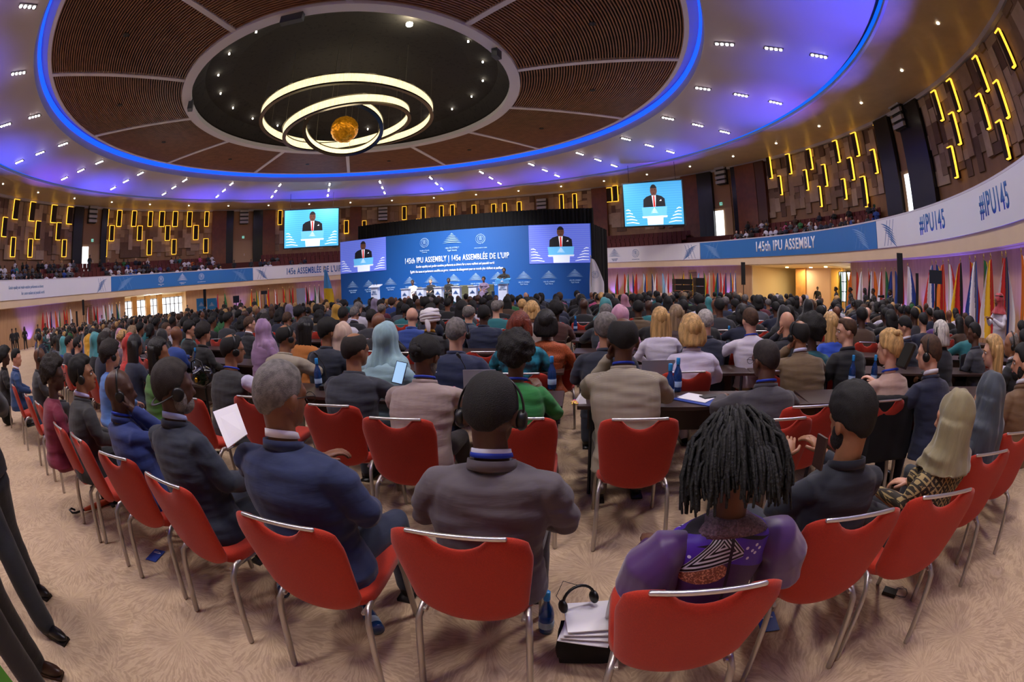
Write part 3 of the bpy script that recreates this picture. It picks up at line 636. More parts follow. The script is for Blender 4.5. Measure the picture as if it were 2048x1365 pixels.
# ================================================================== STAGE
SR = V((4.68, 24.56, 0)); SLf = V((-11.6, 28.1, 0)); SE = (SR-SLf); SWID = SE.length; SE.normalize(); SN = V((SE.y, -SE.x, 0))  # SN points to the audience
SY = atan2(SE.y, SE.x)
def sp(u, z, off=0): return SLf+SE*u+SN*off+V((0, 0, z))
def sfn(u, z, off=.02): return lambda x, y, t: sp(u+x, z+y, off+t)
def su(px, py):                    # pixel -> (u, z) on the plane of the backdrop
    d = ray(px, py); o = V((0, 0, HC)); t = (SLf-o).dot(SN)/d.dot(SN); p = o+d*t; return (p-SLf).dot(SE), p.z
b = MB(); b.add([sp(-1, 0, 6), sp(SWID-.1, 0, 6), sp(SWID-.1, 0, -.2), sp(-1, 0, -.2), sp(-1, .8, 6), sp(SWID-.1, .8, 6), sp(SWID-.1, .8, -.2), sp(-1, .8, -.2)], [(0, 3, 2, 1), (4, 5, 6, 7), (0, 1, 5, 4), (1, 2, 6, 5), (2, 3, 7, 6), (3, 0, 4, 7)])
tag(b.build('stage_platform', mat('stage_blue_grey', '2f4f78', .6)), 'low blue grey stage platform in front of the big blue backdrop', 'stage')
BD = mat('backdrop_blue', '0a4f9c', .55, emit=.09); bdw = empty('stage_backdrop', 'wide blue conference backdrop wall with title lettering and emblems', 'backdrop', (0, 0, 0))
ZT = 5.16
b = MB(); b.add([sp(0, .8), sp(SWID, .8), sp(SWID, ZT), sp(0, ZT), sp(0, .8, -.3), sp(SWID, .8, -.3), sp(SWID, ZT, -.3), sp(0, ZT, -.3)], [(0, 1, 2, 3), (7, 6, 5, 4), (0, 4, 5, 1), (1, 5, 6, 2), (2, 6, 7, 3), (3, 7, 4, 0)])
b.build('panel', BD, bdw)
TW = mat('screen_white', 'dfe6f6', .5, emit=.35); TWd = mat('screen_pale_blue', '9cc0e6', .5, emit=.22)
def st(s, px, py, h, sx=.62, m=TW, bold=.015): u, z = su(px, py); text_mesh('lettering', s, h, m, bdw, sfn(u, z), sx=sx, bold=bold)
st('145th IPU ASSEMBLY | 145e ASSEMBLÉE DE L\'UIP', 909, 517, .36, .60, bold=.018)
st('Gender equality and gender-sensitive parliaments as drivers for a more resilient and peaceful world', 908, 530, .155, .53)
st('Égalité des sexes et parlements sensibles au genre : moteurs du changement pour un monde plus résilient et pacifique', 910, 540, .155, .53)
for px, py, k in ((849, 486, 0), (904, 481, 1), (961, 478, 2)):
    u, z = su(px, py)
    if k == 1: swoosh_logo('dome_emblem', 1.25, .62, TWd, bdw, sfn(u, z+.05))
    else: wreath_logo('wreath_emblem', .30, TWd, bdw, sfn(u, z))
    text_mesh('caption', ['Republic of Rwanda\nParliament', '145th IPU ASSEMBLY\nKigali, Rwanda', 'INTER-PARLIAMENTARY UNION'][k], [.085, .11, .06][k], TWd, bdw, sfn(u, z-.55), sx=.62)
for px, py in ((706, 574), (738, 572), (781, 568), (820, 566), (863, 564), (908, 561), (952, 559), (996, 557), (1048, 556), (1098, 555), (1150, 552)):
    u, z = su(px, py); swoosh_logo('dome_emblem', .95, .42, TWd, bdw, sfn(u, z+.1)); text_mesh('caption', '145th IPU ASSEMBLY\nKigali, Rwanda', .085, TWd, bdw, sfn(u, z-.32), sx=.6)
# portrait screens
SKN = mat('screen_skin', '5c3a2c', .5, emit=.35)
def portrait(parent, fn, w_, h_, bg, bg2, strp, glow):
    E_ = lambda n, c, k=1: mat('screen_'+n, c, .5, emit=glow*k)
    def sub(nm, pts, t, m): b = MB(); b.poly([(x*w_, y*h_) for x, y in pts], .003+t, fn); b.build(nm, m, parent)
    def ellp(cx, cy, rx, ry, n=20): return [(cx+rx*cos(2*pi*i/n), cy+ry*sin(2*pi*i/n)) for i in range(n)]
    k_ = w_/h_
    for i in range(18):
        y = -.48+i*.055; b = MB(); b.poly([(-.495*w_, y*h_), (.495*w_, y*h_), (.495*w_, (y+.02)*h_), (-.495*w_, (y+.02)*h_)], .004, fn); b.build('picture_stripe', E_('stripe', strp), parent)
    for sgn, x0 in ((1, -.47), (-1, .47)):
        for j in range(5):
            x1 = x0+sgn*(.08+.035*j); y = -.12-.075*j
            sub('picture_swoosh', [(x0, y), ((x0+x1)/2, y+.015), (x1, y-.02), (x1, y-.035), ((x0+x1)/2, y-.01), (x0, y-.012)], .004, E_('swoosh', 'e8efff'))
    o = .02
    sub('picture_suit', [(-.19+o, -.12), (-.18+o, .10), (-.13+o, .16), (-.045+o, .20), (.045+o, .20), (.13+o, .16), (.18+o, .10), (.19+o, -.12)], .007, E_('suit', '15171f', .6))
    sub('picture_shirt', [(-.035+o, .19), (.035+o, .19), (.02+o, -.1), (-.015+o, -.1)], .010, E_('shirt', 'f0f2ff'))
    sub('picture_tie', [(-.012+o, .17), (.012+o, .17), (.018+o, -.1), (-.014+o, -.1)], .013, E_('tie', 'd22414'))
    sub('picture_head', ellp(o, .30, .058, .13), .010, E_('face', '5a382c')); sub('picture_hair', [(x, max(y, .355)) for x, y in ellp(o, .31, .06, .135)], .013, E_('hairb', '191416'))
    sub('picture_mouth', ellp(o, .235, .022, .010, 10), .014, E_('mouth', '3a1c18'))
    for s_ in (-1, 1): sub('picture_eye', ellp(o+s_*.022, .315, .009, .010, 8), .014, E_('eye', '1b1010'))
    sub('picture_kerchief', [(.09+o, .05), (.12+o, .09), (.125+o, .05)], .010, E_('shirt', 'f0f2ff'))
    sub('picture_lectern_top', [(-.215+o, -.08), (.215+o, -.08), (.20+o, -.30), (-.20+o, -.30)], .016, E_('lectern_blue', '63b4ea'))
    sub('picture_lectern_edge', [(-.215+o, -.29), (.215+o, -.29), (.205+o, -.33), (-.205+o, -.33)], .019, E_('lectern_white', 'dfe6f4'))
    sub('picture_lectern_post', [(-.13+o, -.33), (.14+o, -.33), (.135+o, -.49), (-.125+o, -.49)], .016, E_('lectern_white', 'dfe6f4'))
    swoosh_logo('picture_emblem', .13*w_, .13*h_, E_('swoosh', 'e8efff'), parent, lambda x, y, t: fn(x+o*w_, y-.18*h_, .02+t))
    for s_ in (-1, 1): sub('picture_microphone', [(o+s_*.06, -.08), (o+s_*.064, -.08), (o+s_*.035, .06), (o+s_*.03, .06)], .018, E_('suit', '15171f', .6))
for lb, a, c in (('left portrait screen of speaker at lectern set in the blue backdrop', (683, 484, 772, 548), 0), ('right portrait screen of speaker at lectern set in the blue backdrop', (1057, 451, 1183, 527), 1)):
    u0, z1 = su(a[0], a[1]); u1, z1b = su(a[2], a[1] if c else 475); _, z0 = su(a[0], a[3]); _, z0b = su(a[2], a[3])
    zt, zb = ZT-.02, (z0+z0b)/2 if c else z0
    if c == 0: u0 = .02
    if c: u1 = SWID-.05
    e = empty('portrait_screen', lb, 'screen'); fn = sfn((u0+u1)/2, (zt+zb)/2, .03); W_, H_ = u1-u0, zt-zb
    b = MB(); b.poly([(-W_/2, -H_/2), (W_/2, -H_/2), (W_/2, H_/2), (-W_/2, H_/2)], .003, fn); b.build('display', mat('screen_violet', '5c6cd2', .5, emit=.7), e)
    portrait(e, fn, W_, H_, 0, 0, '6c7ee0', .7)
# hanging screens on the gallery wall
for lb, (ul, ur, ll, lr), D0, D1, bgc, stc in (('large hanging screen showing the speaker on bright blue, left of the stage', ((570, 420), (677, 419), (570, 495), (677, 493)), 50, 50, '45a5e2', '4fade8'), ('large hanging screen showing the speaker on teal blue, right of the stage', ((1246, 373), (1362, 357), (1251, 455), (1366, 447)), 42, 40.5, '3f9ccc', '47a3d1')):
    P0 = atd(*ul, D0); P1 = atd(*ur, D1); zt = (P0.z+P1.z)/2; zb = (atd(*ll, D0).z+atd(*lr, D1).z)/2
    A = V((P0.x, P0.y, 0)); B_ = V((P1.x, P1.y, 0)); ex = (B_-A); W_ = ex.length; ex.normalize(); nx = V((ex.y, -ex.x, 0)); H_ = zt-zb; Mc = (A+B_)/2+V((0, 0, (zt+zb)/2))
    fn = (lambda Mc, ex, nx: lambda x, y, t: Mc+ex*x+V((0, 0, y))+nx*t)(Mc, ex, nx)
    e = empty('hanging_screen', lb, 'screen')
    b = MB(); b.poly([(-W_/2-.12, -H_/2-.12), (W_/2+.12, -H_/2-.12), (W_/2+.12, H_/2+.12), (-W_/2-.12, H_/2+.12)], -.25, fn); b.build('frame', BLACK, e)
    b = MB(); b.poly([(-W_/2, -H_/2), (W_/2, -H_/2), (W_/2, H_/2), (-W_/2, H_/2)], .003, fn); b.build('display', mat('screen_'+bgc, bgc, .5, emit=1.0), e)
    portrait(e, fn, W_, H_, 0, 0, stc, 1.0)
    for s_ in (-1, 1): b = MB(); b.tube([fn(s_*W_*.4, H_/2+.1, -.12), fn(s_*W_*.4, H_/2+ (13.4-zt), -.12)], .02, 5, False); b.build('hanging_rod', BLACK, e)
# black drapes behind the backdrop
def drape(nm, lb, A, B_, z0, z1):
    L = (B_-A).length; n = int(L*14); ex = (B_-A).normalized(); nx = V((ex.y, -ex.x, 0)); pts = []
    for i in range(n+1): pts.append(A+ex*(L*i/n)+nx*(.05*sin(i*1.9)+.03*sin(i*.7)))
    b = MB(); rings = [[V((p.x, p.y, z)) for p in pts]+[V((p.x, p.y, z))-nx*.06 for p in pts[::-1]] for z in (z0, z1)]
    b.loft(rings); return tag(b.build('black_drape', mat('drape_black', '0c0c10', .95)), lb, 'curtain')
drape('d', 'tall black drape rising behind the blue stage backdrop', sp(.55, 0, -1.5), sp(SWID+.15, 0, -1.6), 0, 6.35)
drape('d', 'black side drape closing the right end of stage backdrop', sp(SWID+.05, 0, .0), V((6.25, 27.4, 0)), 0, 5.15)
drape('d', 'black side drape at the left end of the stage backdrop', sp(-.05, 0, -3), sp(-.05, 0, -.2), 0, 5.1)
# lectern, name boards, armchairs on the stage
LW = mat('lectern_white', 'c8cfe6', .5); LB = mat('lectern_blue', '4a8fd0', .5)
def stage_u(px, off):   # where the pixel column meets a line parallel to the backdrop
    d = ray(px, 560); o = SLf+SN*off; t = o.dot(SN)/(d.x*SN.x+d.y*SN.y); p = V((d.x*t, d.y*t, 0)); return (p-SLf).dot(SE)
def lectern(px, off, lb, blue):
    p = sp(stage_u(px, off), .8, off); e = empty('lectern', lb, 'lectern', p, SY)
    b = MB(); b.box((0, 0, .02), (.7, .5, .04)); b.box((0, 0, .55), (.46, .3, 1.06)); b.build('post', LW, e)
    b = MB(); R = Matrix.Rotation(RD(18), 3, 'X'); b.box((0, .02, 1.12), (.74, .5, .05), R); b.build('desk_top', LB if blue else LW, e)
    if blue: b = MB(); b.box((0, -.2, 1.04), (.74, .04, .22)); b.build('front_board', LB, e); swoosh_logo('dome_emblem', .2, .12, TW, e, lambda x, y, t: V((x, -.225-t, 1.05+y)))
    text_mesh('caption', '145th IPU\nASSEMBLY\nKigali, Rwanda', .06, TBLUE, e, lambda x, y, t: V((x, -.153-t, .72+y)), sx=.7)
    for s_ in (-1, 1): b = MB(); b.tube([(s_*.1, .05, 1.14), (s_*.1, .0, 1.3), (s_*.05, .12, 1.45)], .01, 6); b.build('microphone', BLACK, e)
    return p
lectern(1006, 3.2, 'white lectern with blue front where the speaker stands on stage', True)
lectern(750, 2.2, 'white unused lectern at the left end of the stage', False)
lectern_pts = []
for px, lb in ((811, 'before the man in white'), (842, 'between the man in white and the grey haired man'), (877, 'between the grey haired man and the next man'), (913, 'left of the empty armchair'), (946, 'right of the empty armchair')):
    p = sp(stage_u(px, 3.6), .8, 3.6); e = empty('side_table', 'narrow white side stand %s on stage' % lb, 'table', p, SY)
    b = MB(); b.box((0, 0, .42), (.42, .34, .84)); b.build('body', LW, e); b = MB(); b.box((0, 0, .86), (.5, .42, .03)); b.build('top', WHITE, e)
    swoosh_logo('dome_emblem', .28, .16, TBLUE, e, lambda x, y, t: V((x, -.175-t, .55+y)))
ARM = mat('olive_leather', '4a4a38', .5)
for px, lb in ((826, 'the man in white'), (862, 'the grey haired man in dark suit'), (898, 'the man in black suit'), (929, 'nobody, standing empty'), (970, 'the woman in a sari')):
    p = sp(stage_u(px, 2.7), .8, 2.7); e = empty('armchair', 'dark olive stage armchair occupied by %s' % lb if 'nobody' not in lb else 'dark olive stage armchair standing empty between two white stands', 'armchair', p, SY)
    for nm, c, d in (('seat', (0, 0, .28), (.62, .6, .30)), ('backrest', (0, .32, .5), (.8, .16, .85)), ('armrest', (-.37, 0, .32), (.14, .68, .52)), ('armrest', (.37, 0, .32), (.14, .68, .52))):
        b = MB(); b.box(c, d); o = b.build(nm, ARM, e); bv = o.modifiers.new('b', 'BEVEL'); bv.width = .05; bv.segments = 3
# ================================================================== FLAGS
FC = dict(r='c02018', w='e6e6ee', g='1c6b3c', b='1f3f8c', y='e8b820', k='141414', o='e07a1e', s='5aa0d8', n='0e2a66', l='8cbce0')
flag_mats = {k: mat('flag_cloth_'+k, v, .85, sheen=.2) for k, v in FC.items()}
CN = dict(r='red', w='white', g='green', b='blue', y='yellow', k='black', o='orange', s='sky blue', n='navy', l='pale blue')
def flag(px, cols, R=29.2, H=2.75, lb=None, seed=0, horiz=False, wid=.30, P=None):
    if P is None: a = cyl(px, 600, R)[0]; P = pol(a, R)
    az = atan2(P.x, P.y)
    e = empty('flag', lb, 'flag', P, -az)
    b = MB(); b.tube([(0, 0, 0), (0, 0, H)], .018, 6, False); b.build('pole', mat('pole_brass', 'b09a60', .35, .8), e)
    b = MB(); b.lathe([(.16, 0), (.16, .03), (.05, .06)], (0, 0, 0), 12); b.build('base', mat('pole_brass', 'b09a60', .35, .8), e)
    b = MB(); b.lathe([(.005, H+.14), (.03, H+.05), (.02, H)], (0, 0, 0), 8); b.build('finial', mat('finial_gold', 'e8cf80', .25, .9), e)
    rnd = random.Random(seed); n = 30; b = MB(); zs = 14; rows = []; ln = H-.62; ph = rnd.random()*6
    for j in range(zs+1):
        t = j/zs; z = H-.05-ln*t; ww = wid*(.22+.78*min(1, t*1.5)**.8); row = []
        for i in range(n+1):
            u = i/n; row.append(V((.02+ww*(u-.15)*(1 if seed % 2 else -1)*(1 if True else 0), -.03-.055*sin(u*pi*3.2+ph+t*1.3)*(.4+t*.6), z-.06*u*(1-t)-.25*(1-u)*0)))
        rows.append(row)
    nc = len(cols); vs = [p for r in rows for p in r]; nb = len(vs); vs += [p+V((0, .006, 0)) for p in vs]; fs = []; ms = []
    for j in range(zs):
        for i in range(n):
            k = min(nc-1, int(((j/zs) if horiz else ((i/n)*.75+.25*(j/zs)))*nc)); a_ = j*(n+1)+i; q = (a_, a_+1, a_+n+2, a_+n+1)
            fs.append(q); ms.append(k); fs.append(tuple(x+nb for x in q[::-1])); ms.append(k)
    me = bpy.data.meshes.new('flag_cloth'); me.from_pydata([tuple(v) for v in vs], [], fs)
    for c in cols: me.materials.append(flag_mats[c])
    me.polygons.foreach_set('material_index', ms); me.polygons.foreach_set('use_smooth', [True]*len(fs)); me.update()
    o = bpy.data.objects.new('flag_cloth', me); COL.objects.link(o); o.parent = e
    return e
def names(c):
    L = []
    for x in c:
        if CN[x] not in L: L.append(CN[x])
    return ' and '.join(L) if len(L) < 3 else ', '.join(L[:-1])+' and '+L[-1]
FL = [('at the far left wall', [(85, 'r'), (92, 'rw'), (101, 'nr'), (109, 'or'), (118, 'gw'), (126, 'r'), (133, 'ro'), (139, 'w'), (176, 'rw'), (186, 'rk'), (194, 'rg'), (205, 'w'), (211, 'gr'), (217, 'w'), (224, 'wl'), (232, 'ng'), (239, 'w')]),
      ('between left entrance and stage', [(436, 'rb'), (449, 'g'), (504, 'ry'), (513, 'gy'), (521, 'rwg'), (531, 'by'), (538, 'r'), (549, 'rwr'), (554, 'rw'), (566, 'r'), (571, 'gyr'), (579, 'rg'), (587, 'r'), (613, 'rkg'), (620, 'wr'), (630, 'gw'), (639, 'kw'), (655, 'ry'), (663, 'r')]),
      ('left of the stacked loudspeakers', [(1236, 'krg'), (1249, 'ro'), (1257, 'gw'), (1266, 'by'), (1274, 'r'), (1287, 'lwl'), (1294, 'ob'), (1304, 'nw'), (1314, 'rw'), (1325, 'l'), (1337, 'rw'), (1346, 'gr')]),
      ('right of stacked loudspeakers', [(1368, 'yk'), (1381, 'gy'), (1398, 'l'), (1408, 'gy'), (1419, 'wr'), (1426, 'ro'), (1436, 'bg'), (1441, 'rw'), (1452, 'br'), (1461, 'by'), (1471, 'bwr')]),
      ('by the right edge of the foyer', [(1682, 'gy'), (1692, 'gyb'), (1702, 'o'), (1713, 'ro'), (1723, 'w'), (1737, 'rw'), (1743, 'wk'), (1748, 'o'), (1763, 'rw'), (1771, 'g'), (1783, 'b'), (1790, 'b')]),
      ('on the near right wall', [(1805, 'rwb'), (1816, 'wb'), (1865, 'bwr'), (1873, 'by'), (1887, 'ro'), (1898, 'wr'), (1922, 'kry'), (1941, 'ryr'), (1952, 'bwb'), (1969, 'gy'), (1983, 'ryw'), (2006, 'rw'), (2014, 'nrw'), (2045, 'owg')])]
for grp, lst in FL:
    seen = {}
    for i, (px, c) in enumerate(lst): seen[names(c)] = seen.get(names(c), 0)+1
    cnt = {}
    for i, (px, c) in enumerate(lst):
        cnt[names(c)] = cnt.get(names(c), 0)+1
        pre = '' if seen[names(c)] == 1 else ordn(cnt[names(c)])+' '
        near = grp.startswith('on the near')
        flag(px, c, R=29.0 if near else 29.3, H=2.9 if near else 2.75, lb='%sflag in %s %s%s' % (pre, names(c), grp, '' if seen[names(c)] == 1 else ', counted from left'), seed=i, wid=.56 if near else .36)
P = sp(-.7, .8, 1.0); flag(0, 'sy', H=2.6, lb='large sky blue and yellow flag standing at the left end of the stage', seed=3, P=V((P.x, P.y, 0)), wid=.7, horiz=True).scale = (1, 1, 1.3)
e = flag(0, 'w', H=2.6, lb='large white flag with blue emblem at the right end of the stage', seed=5, P=V((SR.x-.25, SR.y-1.0, .5)), wid=.8)
wreath_logo('wreath_emblem', .2, TBLUE, e, lambda x, y, t: V((x+.22, -.12-t, 1.65+y)))
for px, n in ((60, 1.6), (110, .9), (205, .8), (480, .8), (618, .9), (656, .9), (1224, 1.3), (1262, .9), (1330, .8), (1386, 1.5), (1444, 1), (1716, .5), (1742, .6), (1795, .8), (1842, 1.3), (1886, .8), (1908, .8), (1935, .6), (1990, .5), (2038, 1.2)):
    a = cyl(px, 600, 30)[0]; q = pol(a, 29.95, .22); lamp('wall_uplight', 'SPOT', q, 420*n, (.13, .10, 1), .05, pol(a, 30.6, 2.2), spot_size=RD(80), spot_blend=.8)
    b = MB(); b.lathe([(.1, 0), (.1, .05)], pol(a, 29.95)*1, 12); tag(b.build('floor_uplight', BLACK), 'small round blue floor uplight at the foot of the flag wall', 'spotlight', 'blue uplights along the flag wall')
# ================================================================== SOUND AND SCREENS ON STANDS
def colspk(px, y0, y1, D, w_, lb, legs=True, dia=0):
    a = atd(px, y0, D); z1 = a.z; z0 = atd(px, y1, D).z; e = empty('column_loudspeaker', lb, 'loudspeaker', (a.x, a.y, 0), -atan2(a.x, a.y))
    b = MB(); b.box((0, 0, (z0+z1)/2), (w_, w_*1.1, z1-z0)); b.build('cabinet', BLACK, e)
    b = MB(); b.box((0, -w_*.56, (z0+z1)/2), (w_*.86, .01, (z1-z0)*.94)); b.build('grille', mat('grille_black', '1a1b20', .8), e)
    if z0 > .1: b = MB(); b.tube([(0, 0, 0), (0, 0, z0)], .03, 8, False); b.build('pole', BLACK, e)
    if legs:
        for k in range(3): b = MB(); c = 2*pi*k/3; b.tube([(0, 0, .5), (.4*cos(c), .4*sin(c), .02)], .018, 6); b.build('leg', BLACK, e)
colspk(166, 600, 631, 38, .22, 'slim black column loudspeaker on a pole before the left flags'); colspk(153, 623, 655, 36, .18, 'short black column loudspeaker just left of the slim one, far left')
colspk(409, 579, 614, 34, .24, 'slim black column loudspeaker between the blue sign boards'); colspk(1486, 525, 570, 30, .30, 'slim black column loudspeaker left of the right foyer')
colspk(1799, 507, 608, 20, .30, 'tall black column loudspeaker on stand right of the cameraman'); colspk(1834, 547, 640, 18.5, .14, 'thin black column loudspeaker lit blue at the right wall', False)
def monitor(px, y0, y1, D, w_, lb):
    a = atd(px, y0, D); z0 = atd(px, y1, D).z; e = empty('monitor_on_stand', lb, 'monitor', (a.x, a.y, 0), -atan2(a.x, a.y))
    b = MB(); b.box((0, 0, (a.z+z0)/2), (w_, .08, a.z-z0)); b.build('display', mat('monitor_back', '1c2736', .4), e)
    b = MB(); b.tube([(0, .05, 0), (0, .05, z0+.1)], .03, 8, False); b.build('pole', BLACK, e); b = MB(); b.lathe([(.25, 0), (.25, .03), (.03, .05)], (0, .05, 0), 16); b.build('base', BLACK, e)
monitor(1871, 541, 568, 12.5, .42, 'dark blue monitor on a pole in front of the near right flags'); monitor(528, 582, 589, 30, .45, 'small black monitor on a pole left of the stage'); monitor(472, 592, 606, 30, .45, 'black loudspeaker box on a pole near the left crowd edge')
e = empty('line_array', 'stack of black loudspeaker boxes standing right of the stage', 'loudspeaker', atd(1365, 580, 27)*1, 0)
e.location.z = 0; q = e.location.copy()
for k in range(5): b = MB(); b.box((0, 0, .35+k*.36), (1.15, .6, .33)); b.build('speaker_box', BLACK, e)
e = empty('line_array', 'narrow black loudspeaker box just right of the stacked ones', 'loudspeaker', V((q.x*1.0+1.15, q.y, 0)), 0)
for k in range(3): b = MB(); b.box((0, 0, .75+k*.52), (.6, .5, .5)); b.build('speaker_box', BLACK, e)
b = MB(); b.tube([(0, 0, 0), (0, 0, .5)], .04, 8, False); b.build('stand', BLACK, e)
for px, lb in ((402, 'left of two blue sign boards with dome emblem left of the stage'), (423, 'right of two blue sign boards with dome emblem left of the stage')):
    a = atd(px, 597, 35.5); e = empty('sign_board', lb, 'sign', (a.x, a.y, 0), -atan2(a.x, a.y)); zt = a.z
    b = MB(); b.box((0, 0, zt/2+.1), (.82, .05, zt-.2)); b.build('board', mat('board_blue', '2a86c8', .5), e)
    swoosh_logo('dome_emblem', .55, .3, TWHITE, e, lambda x, y, t: V((x, -.03-t, zt-.5+y))); text_mesh('caption', '145th IPU\nASSEMBLY', .09, TWHITE, e, lambda x, y, t: V((x, -.03-t, zt-.95+y)), sx=.7)
    b = MB(); b.box((0, 0, .1), (.6, .4, .03)); b.build('foot', WHITE, e)
a = atd(601, 577, 31); e = empty('sign_board', 'tall white standing board among the flags left of the stage', 'sign', (a.x, a.y, 0), -atan2(a.x, a.y))
b = MB(); b.box((0, 0, a.z/2), (.62, .06, a.z)); b.build('board', mat('board_pale', 'b9c2da', .5), e)
b = MB(); b.box((0, 0, .03), (.6, .4, .05)); b.build('foot', WHITE, e)
# ================================================================== CHAIRS
def chair_mesh(detail=1):
    def zt(u): return .885-.030*abs(u)**7-.052*max(0, 1-(abs(u)/.48)**2)**.7*1.35*(1 if abs(u) < .46 else 0)
    def zb(u): return .40+.050*abs(u)**2.6
    def hw(z): return .200+.034*min(1, max(0, (z-.40)/.36))-.0*z
    def yb(z, u): return -.205-.115*((z-.40)/.48)+.022*(u*u)-.012
    nu, nv = (28, 16) if detail else (12, 7); vs = []; fs = []
    for side in (1, -1):
        for j in range(nv+1):
            v = -cos(pi*j/nv)*.5+.5
            for i in range(nu+1):
                u = -cos(pi*i/nu); z = zb(u)+(zt(u)-zb(u))*v
                rc = 1-.055*max(0, abs(2*v-1)-.72)/.28*(1 if v > .5 else 2.2)
                t = .026*sqrt(max(0, 1-abs(u)**9))*sqrt(max(0, 1-abs(2*v-1)**9))
                vs.append(V((hw(z)*u*rc, yb(z, u)-side*(t if side > 0 else t*.55), z)))
    M_ = (nu+1)*(nv+1)
    for s in range(2):
        for j in range(nv):
            for i in range(nu):
                a = s*M_+j*(nu+1)+i; q = (a, a+1, a+nu+2, a+nu+1); fs.append(q if s == 0 else q[::-1])
    bk = MB().add(vs, fs)
    pts = []
    n = 16 if detail else 6
    hb = MB(); bar = []
    for i in range(n+1):
        u = -.66+1.32*i/n; bar.append((hw(.88)*u, yb(.885, u)-.008, .881-.002*abs(u)))
    hb.tube(bar, .0085, 8 if detail else 4)
    st = MB()
    rg = []
    for k, (z, s_) in enumerate(((.415, .93), (.43, 1), (.465, 1.0), (.478, .97), (.484, .85))):
        m = 28 if detail else 12; r = []
        for i in range(m):
            a = 2*pi*i/m; c, s2 = cos(a), sin(a); r.append(V((.225*s_*math.copysign(abs(c)**.45, c), .02+.225*s_*math.copysign(abs(s2)**.45, s2), z)))
        rg.append(r)
    st.loft(rg)
    def leg(sx, sy):
        L = MB()
        if sy < 0: L.tube([(sx*.195, -.10, .425), (sx*.205, -.185, .42), (sx*.213, -.232, .385), (sx*.216, -.250, .32), (sx*.226, -.315, .01)], .0135, 8 if detail else 5, True, 1.35)
        else: L.tube([(sx*.195, .10, .425), (sx*.205, .175, .42), (sx*.208, .205, .385), (sx*.212, .215, .32), (sx*.220, .235, .01)], .0135, 8 if detail else 5, True, 1.35)
        return L
    return bk, hb, st, leg
CHM = {}
for d in (0, 1):
    bk, hb, st_, lg = chair_mesh(d); ms = []
    for nm, mb, m in (('backrest', bk, RED), ('handle', hb, CHROME), ('seat', st_, RED), ('leg', lg(-1, -1), GREYLEG), ('leg', lg(1, -1), GREYLEG), ('leg', lg(-1, 1), GREYLEG), ('leg', lg(1, 1), GREYLEG)):
        me = mb.mesh(nm); me.materials.append(m); me.polygons.foreach_set('use_smooth', [True]*len(me.polygons)); 
        import bmesh
        b_ = bmesh.new(); b_.from_mesh(me); bmesh.ops.remove_doubles(b_, verts=b_.verts, dist=.0004); bmesh.ops.recalc_face_normals(b_, faces=b_.faces); b_.to_mesh(me); b_.free(); ms.append((nm, me))
    f = MB()
    for s in (-1, 1): f.tube([(s*.19, -.21, .41), (s*.2, 0, .405), (s*.19, .2, .41)], .011, 6)
    f.tube([(-.19, -.12, .40), (.19, -.12, .40)], .01, 6); me = f.mesh('seat_frame'); me.materials.append(GREYLEG); ms.append(('seat_frame', me)); CHM[d] = ms
CHAIRS = []
def chair(x, y, rz, lb, group=None, d=1):
    e = empty('conference_chair', lb, 'chair', (x, y, 0), rz, group)
    for nm, me in CHM[d]: o = bpy.data.objects.new(nm, me); COL.objects.link(o); o.parent = e
    CHAIRS.append((x, y)); return e
def chair_bar(x0, y0, x1, y1, lb, z=.883, group=None, rz=None):      # from the two ends of its steel handle in the picture
    A, B_ = atz(x0, y0, z), atz(x1, y1, z); m = (A+B_)/2
    if rz is None: rz = atan2(B_.y-A.y, B_.x-A.x)
    f_ = V((-sin(rz), cos(rz), 0)); p = m+f_*.325; return chair(p.x, p.y, rz, lb, group)
# ================================================================== PEOPLE
SKIN = dict(d='4b2f23', m='7a4e38', b='5f3d2c', t='9a6a4c', l='c99478', f='d9a78e')
def skin(k): return mat('skin', SKIN[k], .48, vary=.06, vscale=14)
HAIRC = dict(x='070607', k='0d0b0c', d='1d1512', g='6f6a68', w='c9c3bd', y='c29a62', r='6e2a18', b='4a3222', s='a9a4a0', a='8a7358', v='2a2322')
def hairm(k, rough=.7, st=(1, 1, 1), sc=90, bp=.7): return mat('hair', HAIRC[k], rough, bump=bp, bscale=sc, stretch=st, vary=.35, vscale=40)
def suitm(c, **k): return mat('cloth', c, .82, vary=.07, vscale=5, bump=.55, bscale=7, stretch=(.8, .8, 3.2), sheen=.15, **k)
def sm(a, b, x): t = min(1, max(0, (x-a)/(b-a))); return t*t*(3-2*t)
def sring(c, hw, hd, R, n=20, e=2.4):
    out = []
    for i in range(n):
        a = 2*pi*i/n; x = hw*math.copysign(abs(cos(a))**(2/e), cos(a)); y = hd*math.copysign(abs(sin(a))**(2/e), sin(a)); out.append(c+R @ V((x, y, 0)))
    return out
DBG = []
